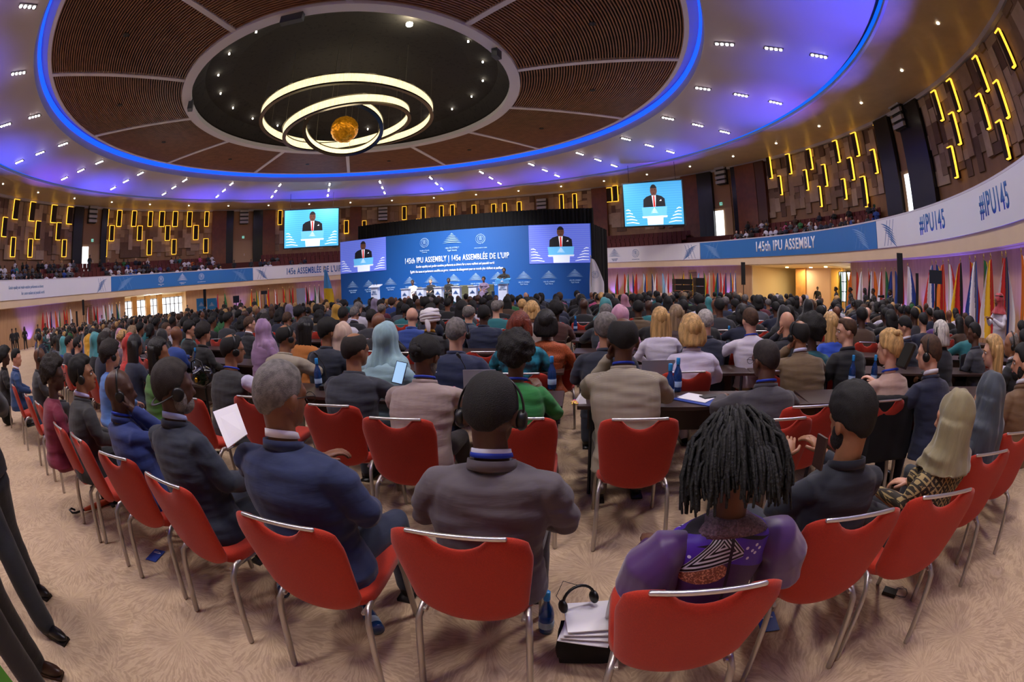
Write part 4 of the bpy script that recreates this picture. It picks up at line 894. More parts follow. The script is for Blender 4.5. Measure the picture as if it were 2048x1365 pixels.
class Pose:
    def __init__(s, o):
        s.o = o; st = o.get('stand', 0); s.ph = .96 if st else .53
        s.lean = RD(o.get('lean', 8)); s.b = o.get('b', 1.0); s.fem = o.get('fem', 0); s.k = o.get('k', 1.0)
        s.b *= s.k; s.hk = o.get('hk', 1.13)*s.k**.5; L1, L2 = .285*s.k, .21*s.k
        s.P = V((0, 0, s.ph)); a0 = s.lean*.8; a1 = s.lean*1.25+RD(3)
        side = RD(o.get('side', 0))
        s.C = s.P+V((sin(side)*L1*.5, sin(a0), cos(a0)))*L1 if False else s.P+V((sin(side)*L1, sin(a0)*L1, cos(a0)*L1))
        s.Nk = s.C+V((sin(side)*L2, sin(a1)*L2, cos(a1)*L2)); s.a0, s.a1 = a0, a1
        sh = (.168 if s.fem else .198)*s.b
        s.S = {q: s.Nk+V((q*sh, -.012, -.086)) for q in (-1, 1)}
        hp = RD(o.get('hp', 8)); hy = RD(o.get('hy', 0)); hr = RD(o.get('hr', 0))
        s.RH = Matrix.Rotation(hy, 3, 'Z') @ Matrix.Rotation(hr, 3, 'Y') @ Matrix.Rotation(-hp, 3, 'X')
        nk = s.lean*.5+RD(8); s.nb = s.Nk+V((0, -.0, .0)); s.H = s.Nk+V((sin(RD(o.get('hs', 0)))*.16, sin(nk)*.15+.012, cos(nk)*.158*s.hk))
        D = s.Nk-V((0, 0, 1.0)); st_ = s.ph-.53
        AP = dict(lap=((.27, .03, .76), (.13, .28, .67)), table=((.31, .16, .81), (.13, .42, .80)), face=((.22, .30, .80), (.075, .20, 1.10)), paper=((.29, .13, .77), (.13, .34, .86)),
                  down=((.27, -.03, .76), (.31, .08, .52)), wide=((.34, .12, .80), (.22, .38, .79)), back=((.28, -.05, .76), (.2, .15, .60)), hold=((.27, .10, .76), (.10, .31, .89)), up=((.25, .2, .85), (.09, .22, 1.02)))
        s.E = {}; s.W = {}
        for q, nm in ((-1, o.get('la', 'lap')), (1, o.get('ra', 'lap'))):
            e_, w_ = AP[nm]; d = V((0, D.y*.9, D.z+ (0)))
            s.E[q] = V((e_[0]*q*s.b+s.Nk.x*.7, e_[1], e_[2]+st_))+V((0, d.y*.8, (s.Nk.z-st_-1.0)*.6)); s.W[q] = V((w_[0]*q, w_[1], w_[2]+st_))+V((0, d.y*.8, 0))
            if nm in ('face', 'up'): s.W[q] = V((w_[0]*q+s.H.x, s.H.y+.02, s.H.z-(.09 if nm == 'face' else .22)))
        if st:
            stp = o.get('step', (.04, .1)); s.hip = {q: s.P+V((q*.09, 0, -.04)) for q in (-1, 1)}
            s.Kn = {q: V((q*.11, q*stp[1]*.7+.03, .50)) for q in (-1, 1)}; s.An = {q: V((q*(.11+stp[0]), q*stp[1], .09)) for q in (-1, 1)}
        else:
            kx = .15 if not s.fem else .09
            kx = o.get('kx', kx); s.hip = {q: s.P+V((q*.09, .02, -.01)) for q in (-1, 1)}
            s.Kn = {q: V((q*kx, .46, .50)) for q in (-1, 1)}; s.An = {q: V((q*kx, .43+q*.03, .09)) for q in (-1, 1)}
def torso_rings(p, g, hem=None, n=22, top=1.0):
    b = p.b; R0 = Matrix.Rotation(-p.a0, 3, 'X'); R1 = Matrix.Rotation(-p.a1, 3, 'X'); rg = []
    F = p.fem
    prof = [(-.10, .178, .135), (0, .192, .145), (.25, .180 if not F else .150, .130), (.55, .186 if not F else .148, .122), (.8, .200 if not F else .165, .122)]
    if hem is not None: prof[0] = (hem, .218, .142)
    if p.o.get('top', 'jacket') == 'jacket' and g > 0: prof[1] = (0, .212, .142); prof[2] = (.25, .192, .130)
    L1 = (p.C-p.P).length
    for t, hw, hd in prof:
        c = p.P+(p.C-p.P)*min(1.1, max(t, -.0))+V((0, 0, min(0, t)*L1*1.6)); rg.append(sring(c+V((0, 0, 0)), hw*b+g, hd*b**.5+g, R0, n))
    for t, hw, hd, dy in ((.10, .208, .120, 0), (.42, .206, .112, 0), (.62, .200, .102, -.004), (.76, .178, .092, -.008), (.88, .130, .078, -.006), (.99, .072, .064, 0)):
        if F: hw *= .9
        c = p.C+(p.Nk-p.C)*t; rg.append(sring(c+V((0, dy, 0)), hw*b+g, hd*b+g, R1, n))
    if top: rg.append(sring(p.Nk+V((0, .0, .012)), .060+g, .060+g, R1, n))
    return rg
def hand(mb, w, d, q, curl=.5, k=1.0):
    d = d.normalized(); up = V((0, 0, 1)); sd = d.cross(up)
    if sd.length < .2: sd = V((1, 0, 0))
    sd.normalize(); nr = sd.cross(d).normalized()
    R = Matrix((sd, d, nr)).transposed(); mb.ell(w+d*.048*k, (.040*k, .055*k, .018*k), R, 12, 8)
    for i, (o_, L) in enumerate(((-.029, .066), (-.010, .076), (.010, .070), (.028, .056))):
        a = w+d*.085*k+sd*o_*k; b1 = a+(d*cos(curl*.6)-nr*sin(curl*.6))*L*.42*k; b2 = b1+(d*cos(curl*1.4)-nr*sin(curl*1.4))*L*.34*k; b3 = b2+(d*cos(curl*2.2)-nr*sin(curl*2.2))*L*.26*k
        mb.tube([a-d*.02*k, a, b1, b2, b3], [.0095*k, .0092*k, .0085*k, .008*k, .007*k], 7)
    s_ = -q; a = w+d*.02*k+sd*s_*.026*k; b1 = a+(d*.7+sd*s_*.75-nr*.2)*.036*k; b2 = b1+(d*.95+sd*s_*.2-nr*.3)*.034*k
    mb.tube([a, b1, b2], [.012*k, .0105*k, .0085*k], 7)
def head_prims(mb, p, ears=True):
    R, c = p.RH, p.H
    R = R*p.hk
    def E_(q, r, rr=None): mb.ell(c+R @ V(q), r, R if rr is None else R @ rr)
    f = .95 if p.fem else 1.0
    E_((0, -.012, .022), (.077*f, .096, .098)); E_((0, .028, -.03), (.060*f, .066, .080)); E_((0, .055, -.075), (.036*f, .038, .030)); E_((0, .062, .018), (.058*f, .030, .035))
    mb.tube([c+R @ V((0, .088, .004)), c+R @ V((0, .104, -.028))], [.010, .015], 8)
    E_((0, .082, -.058), (.024, .014, .013))
    if ears:
        for s in (-1, 1): E_((s*.079*f, -.004, -.012), (.011, .022, .034), Matrix.Rotation(s*RD(18), 3, 'Z'))
def hair_obj(p, style, c, par, hi=1):
    o = p.o; R, H = p.RH*p.hk, p.H; f = .95 if p.fem else 1.0
    nu, nv = (56, 40) if hi > 1 else ((32, 24) if hi else (14, 10)); rnd = random.Random(o.get('seed', 1))
    T = dict(short=.010, fade=.0035, crop=.006, bald=0, horseshoe=.008, afro=.062, curly=.040, puffy=.05, long=.016, bob=.02, updo=.016, locs=.012, thin=.007, cap=.012, bun=.012, full=.022)[style]
    rx, ry, rz = .077*f, .096, .098; mb = MB(); vs = []
    off = rnd.random()*9
    def line(d):       # lower hairline for a direction: back, side, front
        az = atan2(d.x, -d.y); t = abs(az)/pi      # 0 back .. 1 front
        if style in ('long', 'bob', 'puffy'): return (-.95 if t < .5 else -.95+1.5*sm(.5, .8, t))
        if style == 'locs': return -.9 if t < .55 else -.9+1.3*sm(.55, .8, t)
        return -.78+.30*sm(.1, .35, t)+.28*sm(.36, .46, t)+.72*sm(.55, .78, t)
    for j in range(nv+1):
        th = pi*j/nv
        for i in range(nu):
            ph = 2*pi*i/nu; d = V((sin(th)*cos(ph), sin(th)*sin(ph), cos(th))); L = line(d); m = sm(L-.10, L+.10, d.z)
            tk = T
            if style in ('horseshoe', 'thin'):
                top = sm(.55, .80, d.z+.30*d.y) if style == 'horseshoe' else .75*sm(.75, .95, d.z-.2*d.y)
                m *= (1-top)
            if style in ('short', 'full'): tk = T*(.45+.75*sm(-.3, .7, d.z))
            if style in ('fade', 'crop'): tk = T*(.6+.9*sm(.1, .8, d.z))
            if style in ('afro', 'curly', 'puffy'): tk = T*(.75+.25*sm(-.5, .5, d.z)+.35*noise.noise(d*4+V((off, 0, 0)))+.14*noise.noise(d*14))
            if style in ('short', 'full', 'bob', 'updo', 'long', 'bun'): tk *= 1+.25*noise.noise(V((d.x*7+off, d.y*3, d.z*3)))+(.10*noise.noise(V((d.x*24+off, d.y*7, d.z*6))) if hi else 0)
            g = m*(tk+.003)-(1-m)*.012; q = V((d.x*(rx+g), d.y*(ry+g)-.012, d.z*(rz+g)+.022))
            if style in ('puffy',) and d.z < -.1: q.z -= .05*m*min(1, -d.z*2)
            vs.append(H+R @ q)
    fs = []
    for j in range(nv):
        for i in range(nu): i2 = (i+1) % nu; fs.append((j*nu+i, (j+1)*nu+i, (j+1)*nu+i2, j*nu+i2))
    mb.add(vs, fs)
    if style in ('long', 'bob'):
        Lz = -.30 if style == 'long' else -.125; rg = []; n = 40 if hi else 14; zz = 9 if hi else 5
        for j in range(zz+1):
            t = j/zz; z = .06+(Lz-.06)*t; w_ = (.092+.018*sin(t*2.6))*(1 if style == 'long' else 1.05)*(1-.25*max(0, t-.8)/.2); dd = .066-.012*t; r = []
            for i in range(n):
                a = 2*pi*i/n; k_ = 1+.07*noise.noise(V((cos(a)*4+off, sin(a)*4, t*2)))+.05*sin(i*2.4+off)*(1 if hi else 0)
                yc = -.045-.022*t
                x_, y_ = w_*cos(a)*k_, yc+dd*sin(a)*k_
                r.append(H+(R @ V((x_, y_, z)) if style == 'bob' or t < .3 else (R @ V((x_, y_, .0))+V((0, -.01*t, z)))))
            rg.append(r)
        mb.loft(rg)
    if style == 'updo':
        for k in range(10):
            a = rnd.random()*6.28; mb.ell(H+R @ V((.045*cos(a), -.05+.04*sin(a), .085+.02*rnd.random())), (.036, .034, .028), None, 10, 7)
    if style == 'bun':
        mb.ell(H+R @ V((0, -.118, .005)), (.042, .038, .04), None, 14, 10)
        for k in range(7): a = k*.9; mb.ell(H+R @ V((.028*cos(a), -.125, .005+.028*sin(a))), (.017, .016, .02), None, 8, 6)
    if style == 'locs':
        N_ = 560
        for k in range(N_):
            u = rnd.random(); th = math.acos(1-u*1.25); ph = rnd.random()*2*pi
            d = V((sin(th)*cos(ph), sin(th)*sin(ph), cos(th)))
            if d.y > .45 and d.z < .55: continue
            root = V((d.x*.085, d.y*.10-.012, d.z*.105+.022)); out = V((d.x, d.y, 0)); 
            if out.length < .05: out = V((cos(ph), sin(ph), 0))
            out.normalize(); L = .115+.045*rnd.random(); g = .016+.020*rnd.random()
            lift = (.010+.022*max(0, d.z))
            pts = [root, root+out*g*.9+V((0, 0, lift)), root+out*(g*1.9)+V((0, 0, lift*.6-L*.15)), root+out*(g*2.3)+V((0, 0, -L*.5)), root+out*(g*2.2)+V((.01*rnd.uniform(-1, 1), .01*rnd.uniform(-1, 1), -L*.92))]
            pts = [H+R @ q for q in pts]; mb.tube(pts, [.0062, .0062, .006, .0055, .004], 5)
    return mb.build('hair', hairm(c, .75 if style not in ('long', 'bob') else .45, (1, 1, 1) if style not in ('long', 'bob', 'updo') else (1, 1, .07), (110 if style in ('curly', 'afro', 'locs', 'puffy') else 280) if style not in ('long', 'bob', 'updo') else 170, .7 if style in ('curly', 'afro', 'long', 'bob', 'updo', 'locs') else .38), par, True)
def ringband(p, rx, ry, z0, h, th, tilt, par, nm, m, a0=0, a1=360, dy=0, n=40):
    """upright band around the neck; higher at the nape, open in front if a0/a1 given (0 = front)"""
    rg = []; full = abs(a1-a0-360) < 1e-6
    for i in range(n+1):
        a = RD(a0+(a1-a0)*i/n); x = sin(a); y = cos(a)
        c = p.Nk+V((rx*x, dy+ry*y, z0-y*tilt)); o_ = V((x, y, 0)); hh = h*(1-.35*max(0, y))
        rg.append([c+o_*th, c+o_*th*.55+V((0, 0, hh)), c+V((0, 0, hh)), c+V((0, 0, 0))])
    b = MB(); b.loft(rg, cap=not full); return b.build(nm, m, par, True)
def headset(p, par, behind=False, cable=True):
    R, H = p.RH*p.hk, p.H; b = MB(); pts = []
    for i in range(25):
        t = -1+2*i/24; a = t*pi*.52
        if behind: pts.append(H+R @ V((.098*sin(a)*1.0, -.10*cos(a)*1.05-.01, -.055*cos(a)-.01)))
        else: pts.append(H+R @ V((.101*sin(a), -.012-.0*cos(a), .02+.112*cos(a)-.01)))
    b.tube(pts, [.010]*25, 8, True, .35, upv=None if not behind else None); o = b.build('headset', BLACK, par, True)
    for s in (-1, 1):
        c = H+R @ V((s*.094, .002, -.015)); b = MB(); Rr = R @ Matrix.Rotation(pi/2, 3, 'Y')
        b.lathe([(.001, -.016), (.026, -.014), (.032, -.004), (.030, .008), (.022, .014), (.001, .015)], c, 20, Rr); b.build('ear_cup', BLACK, o, True)
def glasses(p, par, c='k'):
    R, H = p.RH*p.hk, p.H; m = mat('glasses_frame', '1a1412' if c == 'k' else '8f8a80', .3); b = MB()
    for s in (-1, 1):
        b.tube([H+R @ V((s*.084, -.015, .004)), H+R @ V((s*.083, .06, .010)), H+R @ V((s*.070, .100, .008))], .0022, 5)
        pts = [H+R @ V((s*.036+.026*cos(a), .106, .000+.019*sin(a))) for a in [2*pi*i/14 for i in range(15)]]; b.tube(pts, .0018, 5, False)
    b.tube([H+R @ V((-.010, .108, .004)), H+R @ V((.010, .108, .004))], .002, 5); b.build('glasses', m, par, True)
def face(p, par, brow='k'):
    R, H = p.RH*p.hk, p.H
    for s in (-1, 1):
        b = MB(); b.ell(H+R @ V((s*.032, .079, .002)), (.013, .011, .009), R, 10, 8); e = b.build('eye', mat('eye_white', 'cfc8c0', .3), par, True)
        b = MB(); b.ell(H+R @ V((s*.032, .087, .002)), (.006, .005, .006), R, 8, 6); b.build('iris', mat('iris', '1d120d', .2), e, True)
        b = MB(); b.tube([H+R @ V((s*.014, .092, .020)), H+R @ V((s*.034, .091, .026)), H+R @ V((s*.054, .078, .020))], .0036, 6); b.build('eyebrow', hairm(brow), par, True)
    b = MB(); b.ell(H+R @ V((0, .094, -.056)), (.024, .006, .006), R, 12, 6); b.build('mouth', mat('lips', '7a4136', .5), par, True)
def scarf(p, par, c, vox, long_=.14, nm='headscarf', square=0, m=None):
    mb = MB(); R, H = p.RH*p.hk, p.H
    mb.ell(H+R @ V((0, -.026, .016)), (.100, .112, .120), R, 20, 14)
    nk = p.Nk
    rg = []
    for z, hw, hd, dy in ((.0, .110, .100, -.03), (-.075, .114, .108, -.03), (-.115, .128, .114, -.03), (-.15, .168, .124, -.025), (-.185, .200*p.b, .134, -.025), (-.20-long_*.5, .215*p.b, .145, -.02), (-.20-long_, .225*p.b, .150, -.02)):
        cc = H+V((0, dy, z)); rg.append(sring(cc, hw, hd, Matrix.Identity(3), 22, 2.2))
    mb.loft(rg)
    me = fuse(mb, vox, 4, nm); folds(me, .022, 10, 10, 3.0, seed=p.o.get('seed', 1)); 
    return MB().build(nm, m or mat('scarf_cloth', c, .75, vary=.12, vscale=6, sheen=.3, bump=.6, bscale=9, stretch=(3, 3, .8)), par, True, me)
def turban(p, par, c):
    R, H = p.RH*p.hk, p.H; b = MB(); b.ell(H+R @ V((0, -.012, .07)), (.095, .11, .08), R, 20, 12)
    for k in range(7):
        pts = []; tl = RD(-18+k*7); ph = k*1.1
        for i in range(25):
            a = 2*pi*i/24; rr = .112-.006*abs(k-2); pts.append(H+R @ V((rr*cos(a)*.95, rr*sin(a)-.012, .00+.026*k*.62+.03*sin(a+ph)*.6+.012)))
        b.tube(pts, .022, 8, False)
    b.tube([H+R @ V((0, -.11, .0)), H+R @ V((.02, -.13, -.06)), H+R @ V((.03, -.13, -.12))], [.03, .035, .02], 8)
    b.build('turban', mat('turban_cloth', c, .8, vary=.08, vscale=8), par, True)
def person(o, px=None, py=None, P=None, rz=None, lb='', group=None, hi=1):
    """o: pose and dress options. (px, py) = head centre in the picture, met at the head's own height."""
    ch = o.get('ch')
    if ch is not None:
        crz = RD(o.get('rz', math.degrees(ch[2]))); ho = o.get('ho', -.045); best = None; M_ = Matrix.Rotation(crz, 3, 'Z'); cu, su_ = cos(ch[2]), sin(ch[2])
        for ik in range(22):
            for js in range(-9, 10):
                o2 = dict(o); o2['k'] = .80+.02*ik; o2['side'] = js*1.6; lat = js*.010; cx = ch[0]-su_*ho+cu*lat; cy = ch[1]+cu*ho+su_*lat
                h = V((cx, cy, 0))+M_ @ Pose(o2).H; q = project(h); e2 = hypot(q[0]-px, q[1]-py)+abs(js)*.4+abs(o2['k']-1.03)*22
                if best is None or e2 < best[0]: best = (e2, o2, (cx, cy), q)
        o = best[1]; rz = crz; P = V((best[2][0], best[2][1], 0)); DBG.append(('SOLVE', lb[:40], 'k', round(o['k'], 2), 'side', o['side'], 'px', round(best[3][0]), round(best[3][1]), 'want', px, py))
    p = Pose(o); rz = RD(o.get('rz', -8)) if rz is None else rz
    if P is None:
        k = o.get('hz', 0)  # lift of the head above its normal height
        hpnt = atz(px, py, p.H.z+k); off = Matrix.Rotation(rz, 3, 'Z') @ p.H; P = V((hpnt.x-off.x, hpnt.y-off.y, k))
    e = empty('person', lb, 'person', P, rz, group)
    vox = {2: .0085, 1: .0125, 0: .024}[hi]; hd = o.get('hair', 'short')
    # body: one continuous surface
    mb = MB(); g = -.022
    mb.loft(torso_rings(p, g, n=16)); head_prims(mb, p, ears=hi > 0 and 'scarf' not in o)
    nr = .060 if not p.fem else .050
    mb.tube([p.Nk-V((0, 0, .05)), p.Nk+V((0, .004, .03)), p.H+p.RH @ V((0, -.022, -.055))], [nr*1.15, nr, nr*.97], 14)
    for q in (-1, 1):
        mb.tube([p.S[q]+V((-q*.05, 0, 0)), p.S[q], (p.S[q]+p.E[q])/2, p.E[q], (p.E[q]*.5+p.W[q]*.5), p.W[q]], [.042, .044, .036, .028, .029, .025], 12)
        mb.tube([p.hip[q], (p.hip[q]+p.Kn[q])/2, p.Kn[q], (p.Kn[q]*.6+p.An[q]*.4), p.An[q]], [.075, .068, .050, .048, .034], 12)
        mb.ell(p.An[q]+V((0, .07, -.045)), (.035, .10, .03))
    me = fuse(mb, vox, 2 if hi else 1, 'body'); 
    hb = MB()
    if hi:
        for q in (-1, 1):
            d = (p.W[q]-p.E[q]).normalized()
            if o.get('ra' if q > 0 else 'la') in ('face', 'up', 'hold'): d = (d+V((0, .2, .8))).normalized() if o.get('ra' if q > 0 else 'la') != 'hold' else d
            hand(hb, p.W[q]-d*.01, d, q, o.get('curl', .55), .95)
    import bmesh
    bm = bmesh.new(); bm.from_mesh(me)
    if hi: t_ = hb.mesh('h'); bm.from_mesh(t_); bpy.data.meshes.remove(t_)
    bm.to_mesh(me); bm.free()
    MB().build('body', skin(o.get('skin', 'd')), e, True, me)
    # upper garment
    F = p.fem; tp = o.get('top', 'jacket'); tc = o.get('tc', '1c2230'); tm_ = o.get('tm') or suitm(tc)
    mb = MB(); hem = {'jacket': -.20, 'shirt': -.1, 'dress': -.1, 'robe': -.3, 'vest': -.28}[tp]
    rg = torso_rings(p, .004 if tp != 'jacket' else .012, hem, 24, top=tp in ('shirt', 'robe') and not o.get('scoop'))
    mb.loft(rg)
    sl = (.066 if tp == 'jacket' else .058)*p.b**.7
    for q in (-1, 1):
        S_ = p.S[q]; mb.tube([S_+V((-q*.085, 0, .024)), S_+V((-q*.008, 0, .0)), S_*.7+p.E[q]*.3+V((q*.006, 0, 0)), p.E[q]*.75+S_*.25, p.E[q], p.E[q]*.5+p.W[q]*.5, p.E[q]*.14+p.W[q]*.86], [sl*.80, sl*1.02, sl*1.0, sl*.88, sl*.84, sl*.76, sl*.62], 14) if tp != 'vest' else mb.tube([S_+V((-q*.075, 0, .018)), S_+V((-q*.02, 0, .0))], [sl*.8, sl*1.0], 12)
    if F: mb.ell(p.C+V((-.07, .10, .03)), (.065, .05, .06)); mb.ell(p.C+V((.07, .10, .03)), (.065, .05, .06))
    me = fuse(mb, vox*(1.0), 3, tp); folds(me, o.get('fold', .009 if hi else 0), 3, 3, 17, seed=o.get('seed', 1))
    nm = {'jacket': 'jacket', 'shirt': 'shirt', 'dress': 'blouse', 'robe': 'robe', 'vest': 'waistcoat'}[tp]
    MB().build(nm, tm_, e, True, me)
    if tp == 'vest':
        for q in (-1, 1):
            mb = MB(); S_ = p.S[q]; mb.tube([S_+V((-q*.04, 0, 0)), S_, (S_+p.E[q])/2, p.E[q], p.E[q]*.4+p.W[q]*.6], [.055, .066, .070, .066, .05], 12)
            me = fuse(mb, vox, 2, 'sleeve'); folds(me, .012, 6, 6, 9); MB().build('shirt_sleeve', suitm('b9b4d0'), e, True, me)
    # legs
    bc = o.get('bc', tc)
    if tp == 'robe' or o.get('skirt'):
        mb = MB(); rg = [sring(p.P+V((0, 0, .02)), .20, .16, Matrix.Identity(3), 18)]
        if o.get('stand'):
            for z, w_, d_ in ((.7, .215, .17), (.4, .225, .19), (.08, .24, .21)): rg.append(sring(V((0, .01, z)), w_, d_, Matrix.Identity(3), 18))
        else:
            mb.tube([p.P+V((0, .02, -.02)), V((0, .25, .50)), V((0, .47, .47)), V((0, .50, .3)), V((0, .48, .06))], [.17, .17, .15, .15, .17], 16, True, .62, upv=(0, 0, 1))
        if o.get('stand'): mb.loft(rg)
        me = fuse(mb, vox*1.2, 2, 'skirt'); MB().build('skirt', o.get('tm') or suitm(bc if o.get('skirt') else tc), e, True, me)
    else:
        mb = MB()
        for q in (-1, 1): mb.tube([p.hip[q]+V((0, -.03, 0)), p.hip[q]+V((0, .06, 0)) if not o.get('stand') else p.hip[q]-V((0, 0, .1)), (p.hip[q]+p.Kn[q])/2, p.Kn[q], (p.Kn[q]+p.An[q])/2, p.An[q]+V((0, 0, .0))], [r_*o.get('lw', 1) for r_ in (.092, .094, .086, .068, .066, .062)], 14)
        if o.get('stand'): mb.ell(p.P+V((0, 0, -.01)), (.165, .12, .11))
        me = fuse(mb, vox*1.2, 2, 'trousers'); folds(me, .004 if hi else 0, 4, 4, 9); MB().build('trousers', suitm(bc), e, True, me)
        if hi:
            for q in (-1, 1):
                b = MB(); b.ell(p.An[q]+V((0, .085, -.045)), (.047, .125, .038)); b.ell(p.An[q]+V((0, -.01, -.03)), (.042, .05, .055)); b.box(p.An[q]+V((0, .05, -.08)), (.085, .26, .018))
                b.build('shoe', mat('shoe_leather', o.get('shoe', '100d0e'), .35), e, True)
    # collar, lanyard
    if tp == 'jacket' and hi:
        ringband(p, .076, .074, -.012, .034, .013, .020, e, 'jacket_collar', tm_, 40, 320, .004)
    cs = o.get('collar')
    if cs and hi: ringband(p, .062, .062, .030, .030, .009, .022, e, 'shirt_collar', suitm(cs), 20, 340, .004)
    if o.get('lan') and hi: ringband(p, .0665 if tp == 'jacket' else .072, .067, .030 if tp == 'jacket' else .012, .016, .008, .022, e, 'lanyard', mat('lanyard_blue', '1238b8', .55), 0, 360, .004)
    if 'scarf' in o: scarf(p, e, o['scarf'], vox, o.get('slong', .12), m=o.get('sm'))
    elif 'turban' in o: turban(p, e, o['turban'])
    elif hd != 'bald': hair_obj(p, hd, o.get('hc', 'k'), e, hi)
    if o.get('hs_'): headset(p, e, o['hs_'] == 2)
    if o.get('gl'): glasses(p, e, o['gl'])
    if o.get('face'): face(p, e, o.get('hc', 'k'))
    if o.get('beard'): 
        b = MB(); R, H = p.RH*p.hk, p.H; b.ell(H+R @ V((0, .052, -.074)), (.046, .05, .045), R, 14, 10); b.ell(H+R @ V((.05, .02, -.05)), (.018, .035, .05), R); b.ell(H+R @ V((-.05, .02, -.05)), (.018, .035, .05), R)
        b.build('beard', hairm(o['beard']), e, True)
    return e, p
# ================================================================== NEAR ROWS
def Pp(lb, px, py, hi=1, **o):
    o.setdefault('seed', int(px)); x = atz(px, py, 1.2).x; o.setdefault('rz', -8-max(0, -x)*2.2+(max(0, x-2)*2.5))
    e, p = person(o, px, py, lb=lb, hi=hi); SEAT.append((e.location.x, e.location.y)); hp_ = e.location+Matrix.Rotation(e.rotation_euler[2], 3, 'Z') @ p.H; HEADS.append((hp_.x, hp_.y)); return e, p
SEAT = []; HEADS = []
rowA = [((200, 902, 253, 918), 'red conference chair under the bright blue suit, second back row seat left'), ((302, 948, 348, 969), 'red conference chair squeezed between bright blue and dark navy suits'), ((487, 1024, 626, 1057), 'red conference chair tilted left behind the bright navy suit with white sheet'),
        ((811, 1056, 1012, 1076), 'red conference chair seen squarely from behind the plain grey suit'), ((1304, 1182, 1530, 1162), 'nearest red conference chair, behind the purple patterned dress'), ((1658, 1038, 1782, 1017), 'red conference chair behind the dark slate jacket at right'),
        ((1862, 991, 1928, 979), 'red conference chair behind the brown woven blouse'), ((1946, 911, 2019, 898), 'red conference chair behind the dark slate headscarf')]
CB = []
for i, (b_, lb) in enumerate((((480, 789, 530, 797), 'red conference chair behind the charcoal waistcoat'), ((625, 808, 690, 811), 'red conference chair behind the dark slate suit leaning on table'), ((740, 832, 842, 840), 'red conference chair behind the pinkish beige jacket'),
        ((1000, 834, 1062, 836), 'red conference chair behind the bright green dress'), ((1228, 842, 1332, 832), 'red conference chair behind the sage grey checked suit'), ((1540, 838, 1592, 836), 'red conference chair half hidden behind the locs hair'), ((1600, 813, 1650, 810), 'red conference chair behind the olive brown jacket'),
        ((1825, 795, 1888, 784), 'red conference chair behind the navy suit holding a phone'))):
    e = chair_bar(*b_, lb, rz=RD(-3+i*-1.5)); CB.append((e.location.x, e.location.y, e.rotation_euler[2]))
CA = []
for b_, lb in rowA: e = chair_bar(*b_, lb); CA.append((e.location.x, e.location.y, e.rotation_euler[2]))
# back row, right in front of the camera
Pp('seated person, short greying hair, bright navy suit and white collar, holding a white sheet', 565, 792, 2, k=1.0, hair='fade', hc='g', skin='m', tc='1d2c55', bc='1f2942', collar='e8e8f4', la='paper', ra='lap', b=1.08, lean=-1, hp=10, hy=-12, gl='k', fold=.012, ch=CA[2])
Pp('seated person in a plain grey suit with black headset and blue lanyard', 985, 830, 2, hair='crop', hc='k', skin='d', tc='5d565c', bc='4a4548', collar='dfe2f6', lan=1, hs_=1, hp=18, b=1.04, lean=-3, hy=-4, fold=.012, la='lap', ra='lap', ch=CA[3])
Pp('seated person with grey flecked hair, dark navy suit and headset worn behind the neck', 347, 778, 2, hair='short', hc='v', skin='d', tc='20283a', bc='1b2230', collar='a7b4ea', hs_=2, hy=-22, hp=6, beard='g', b=1.04, lean=-2, rz=-12, fold=.012, ch=CA[1])
Pp('bald seated person in bright blue suit and headset, hands folded at the mouth', 226, 790, 2, hair='bald', skin='d', tc='1b2f6e', bc='1b2342', lan=1, hs_=1, hy=-28, hp=6, la='face', ra='face', b=1.0, rz=-14, lean=-5, ch=CA[0])
Pp('seated person with black hair and headset in charcoal jacket tilting the head back', 166, 752, 2, hair='full', hc='k', skin='t', tc='2a2a2c', bc='16161a', collar='c9c4f0', hs_=1, hy=-30, hp=-4, rz=-15, face=1)
Pp('seated person with big dark curly hair and burgundy top', 108, 752, 2, hair='curly', hc='d', skin='d', fem=1, tc='7a1c3a', bc='7a1c3a', top='dress', hy=-25, rz=-16, gl='k')
Pp('bald seated person with headset in dark grey jacket behind the burgundy top', 80, 716, 1, hair='bald', skin='b', tc='2b2b30', hs_=1, hy=-20, rz=-17)
Pp('seated person with dark hair in mid blue suit near the left edge', 33, 717, 1, hair='short', hc='k', skin='l', tc='22406e', collar='e8e8f4', hy=-30, rz=-20)
Pp('seated person with very large dark curly hair at the left edge', 10, 716, 1, hair='afro', hc='k', skin='d', fem=1, tc='1a1518', rz=-20)
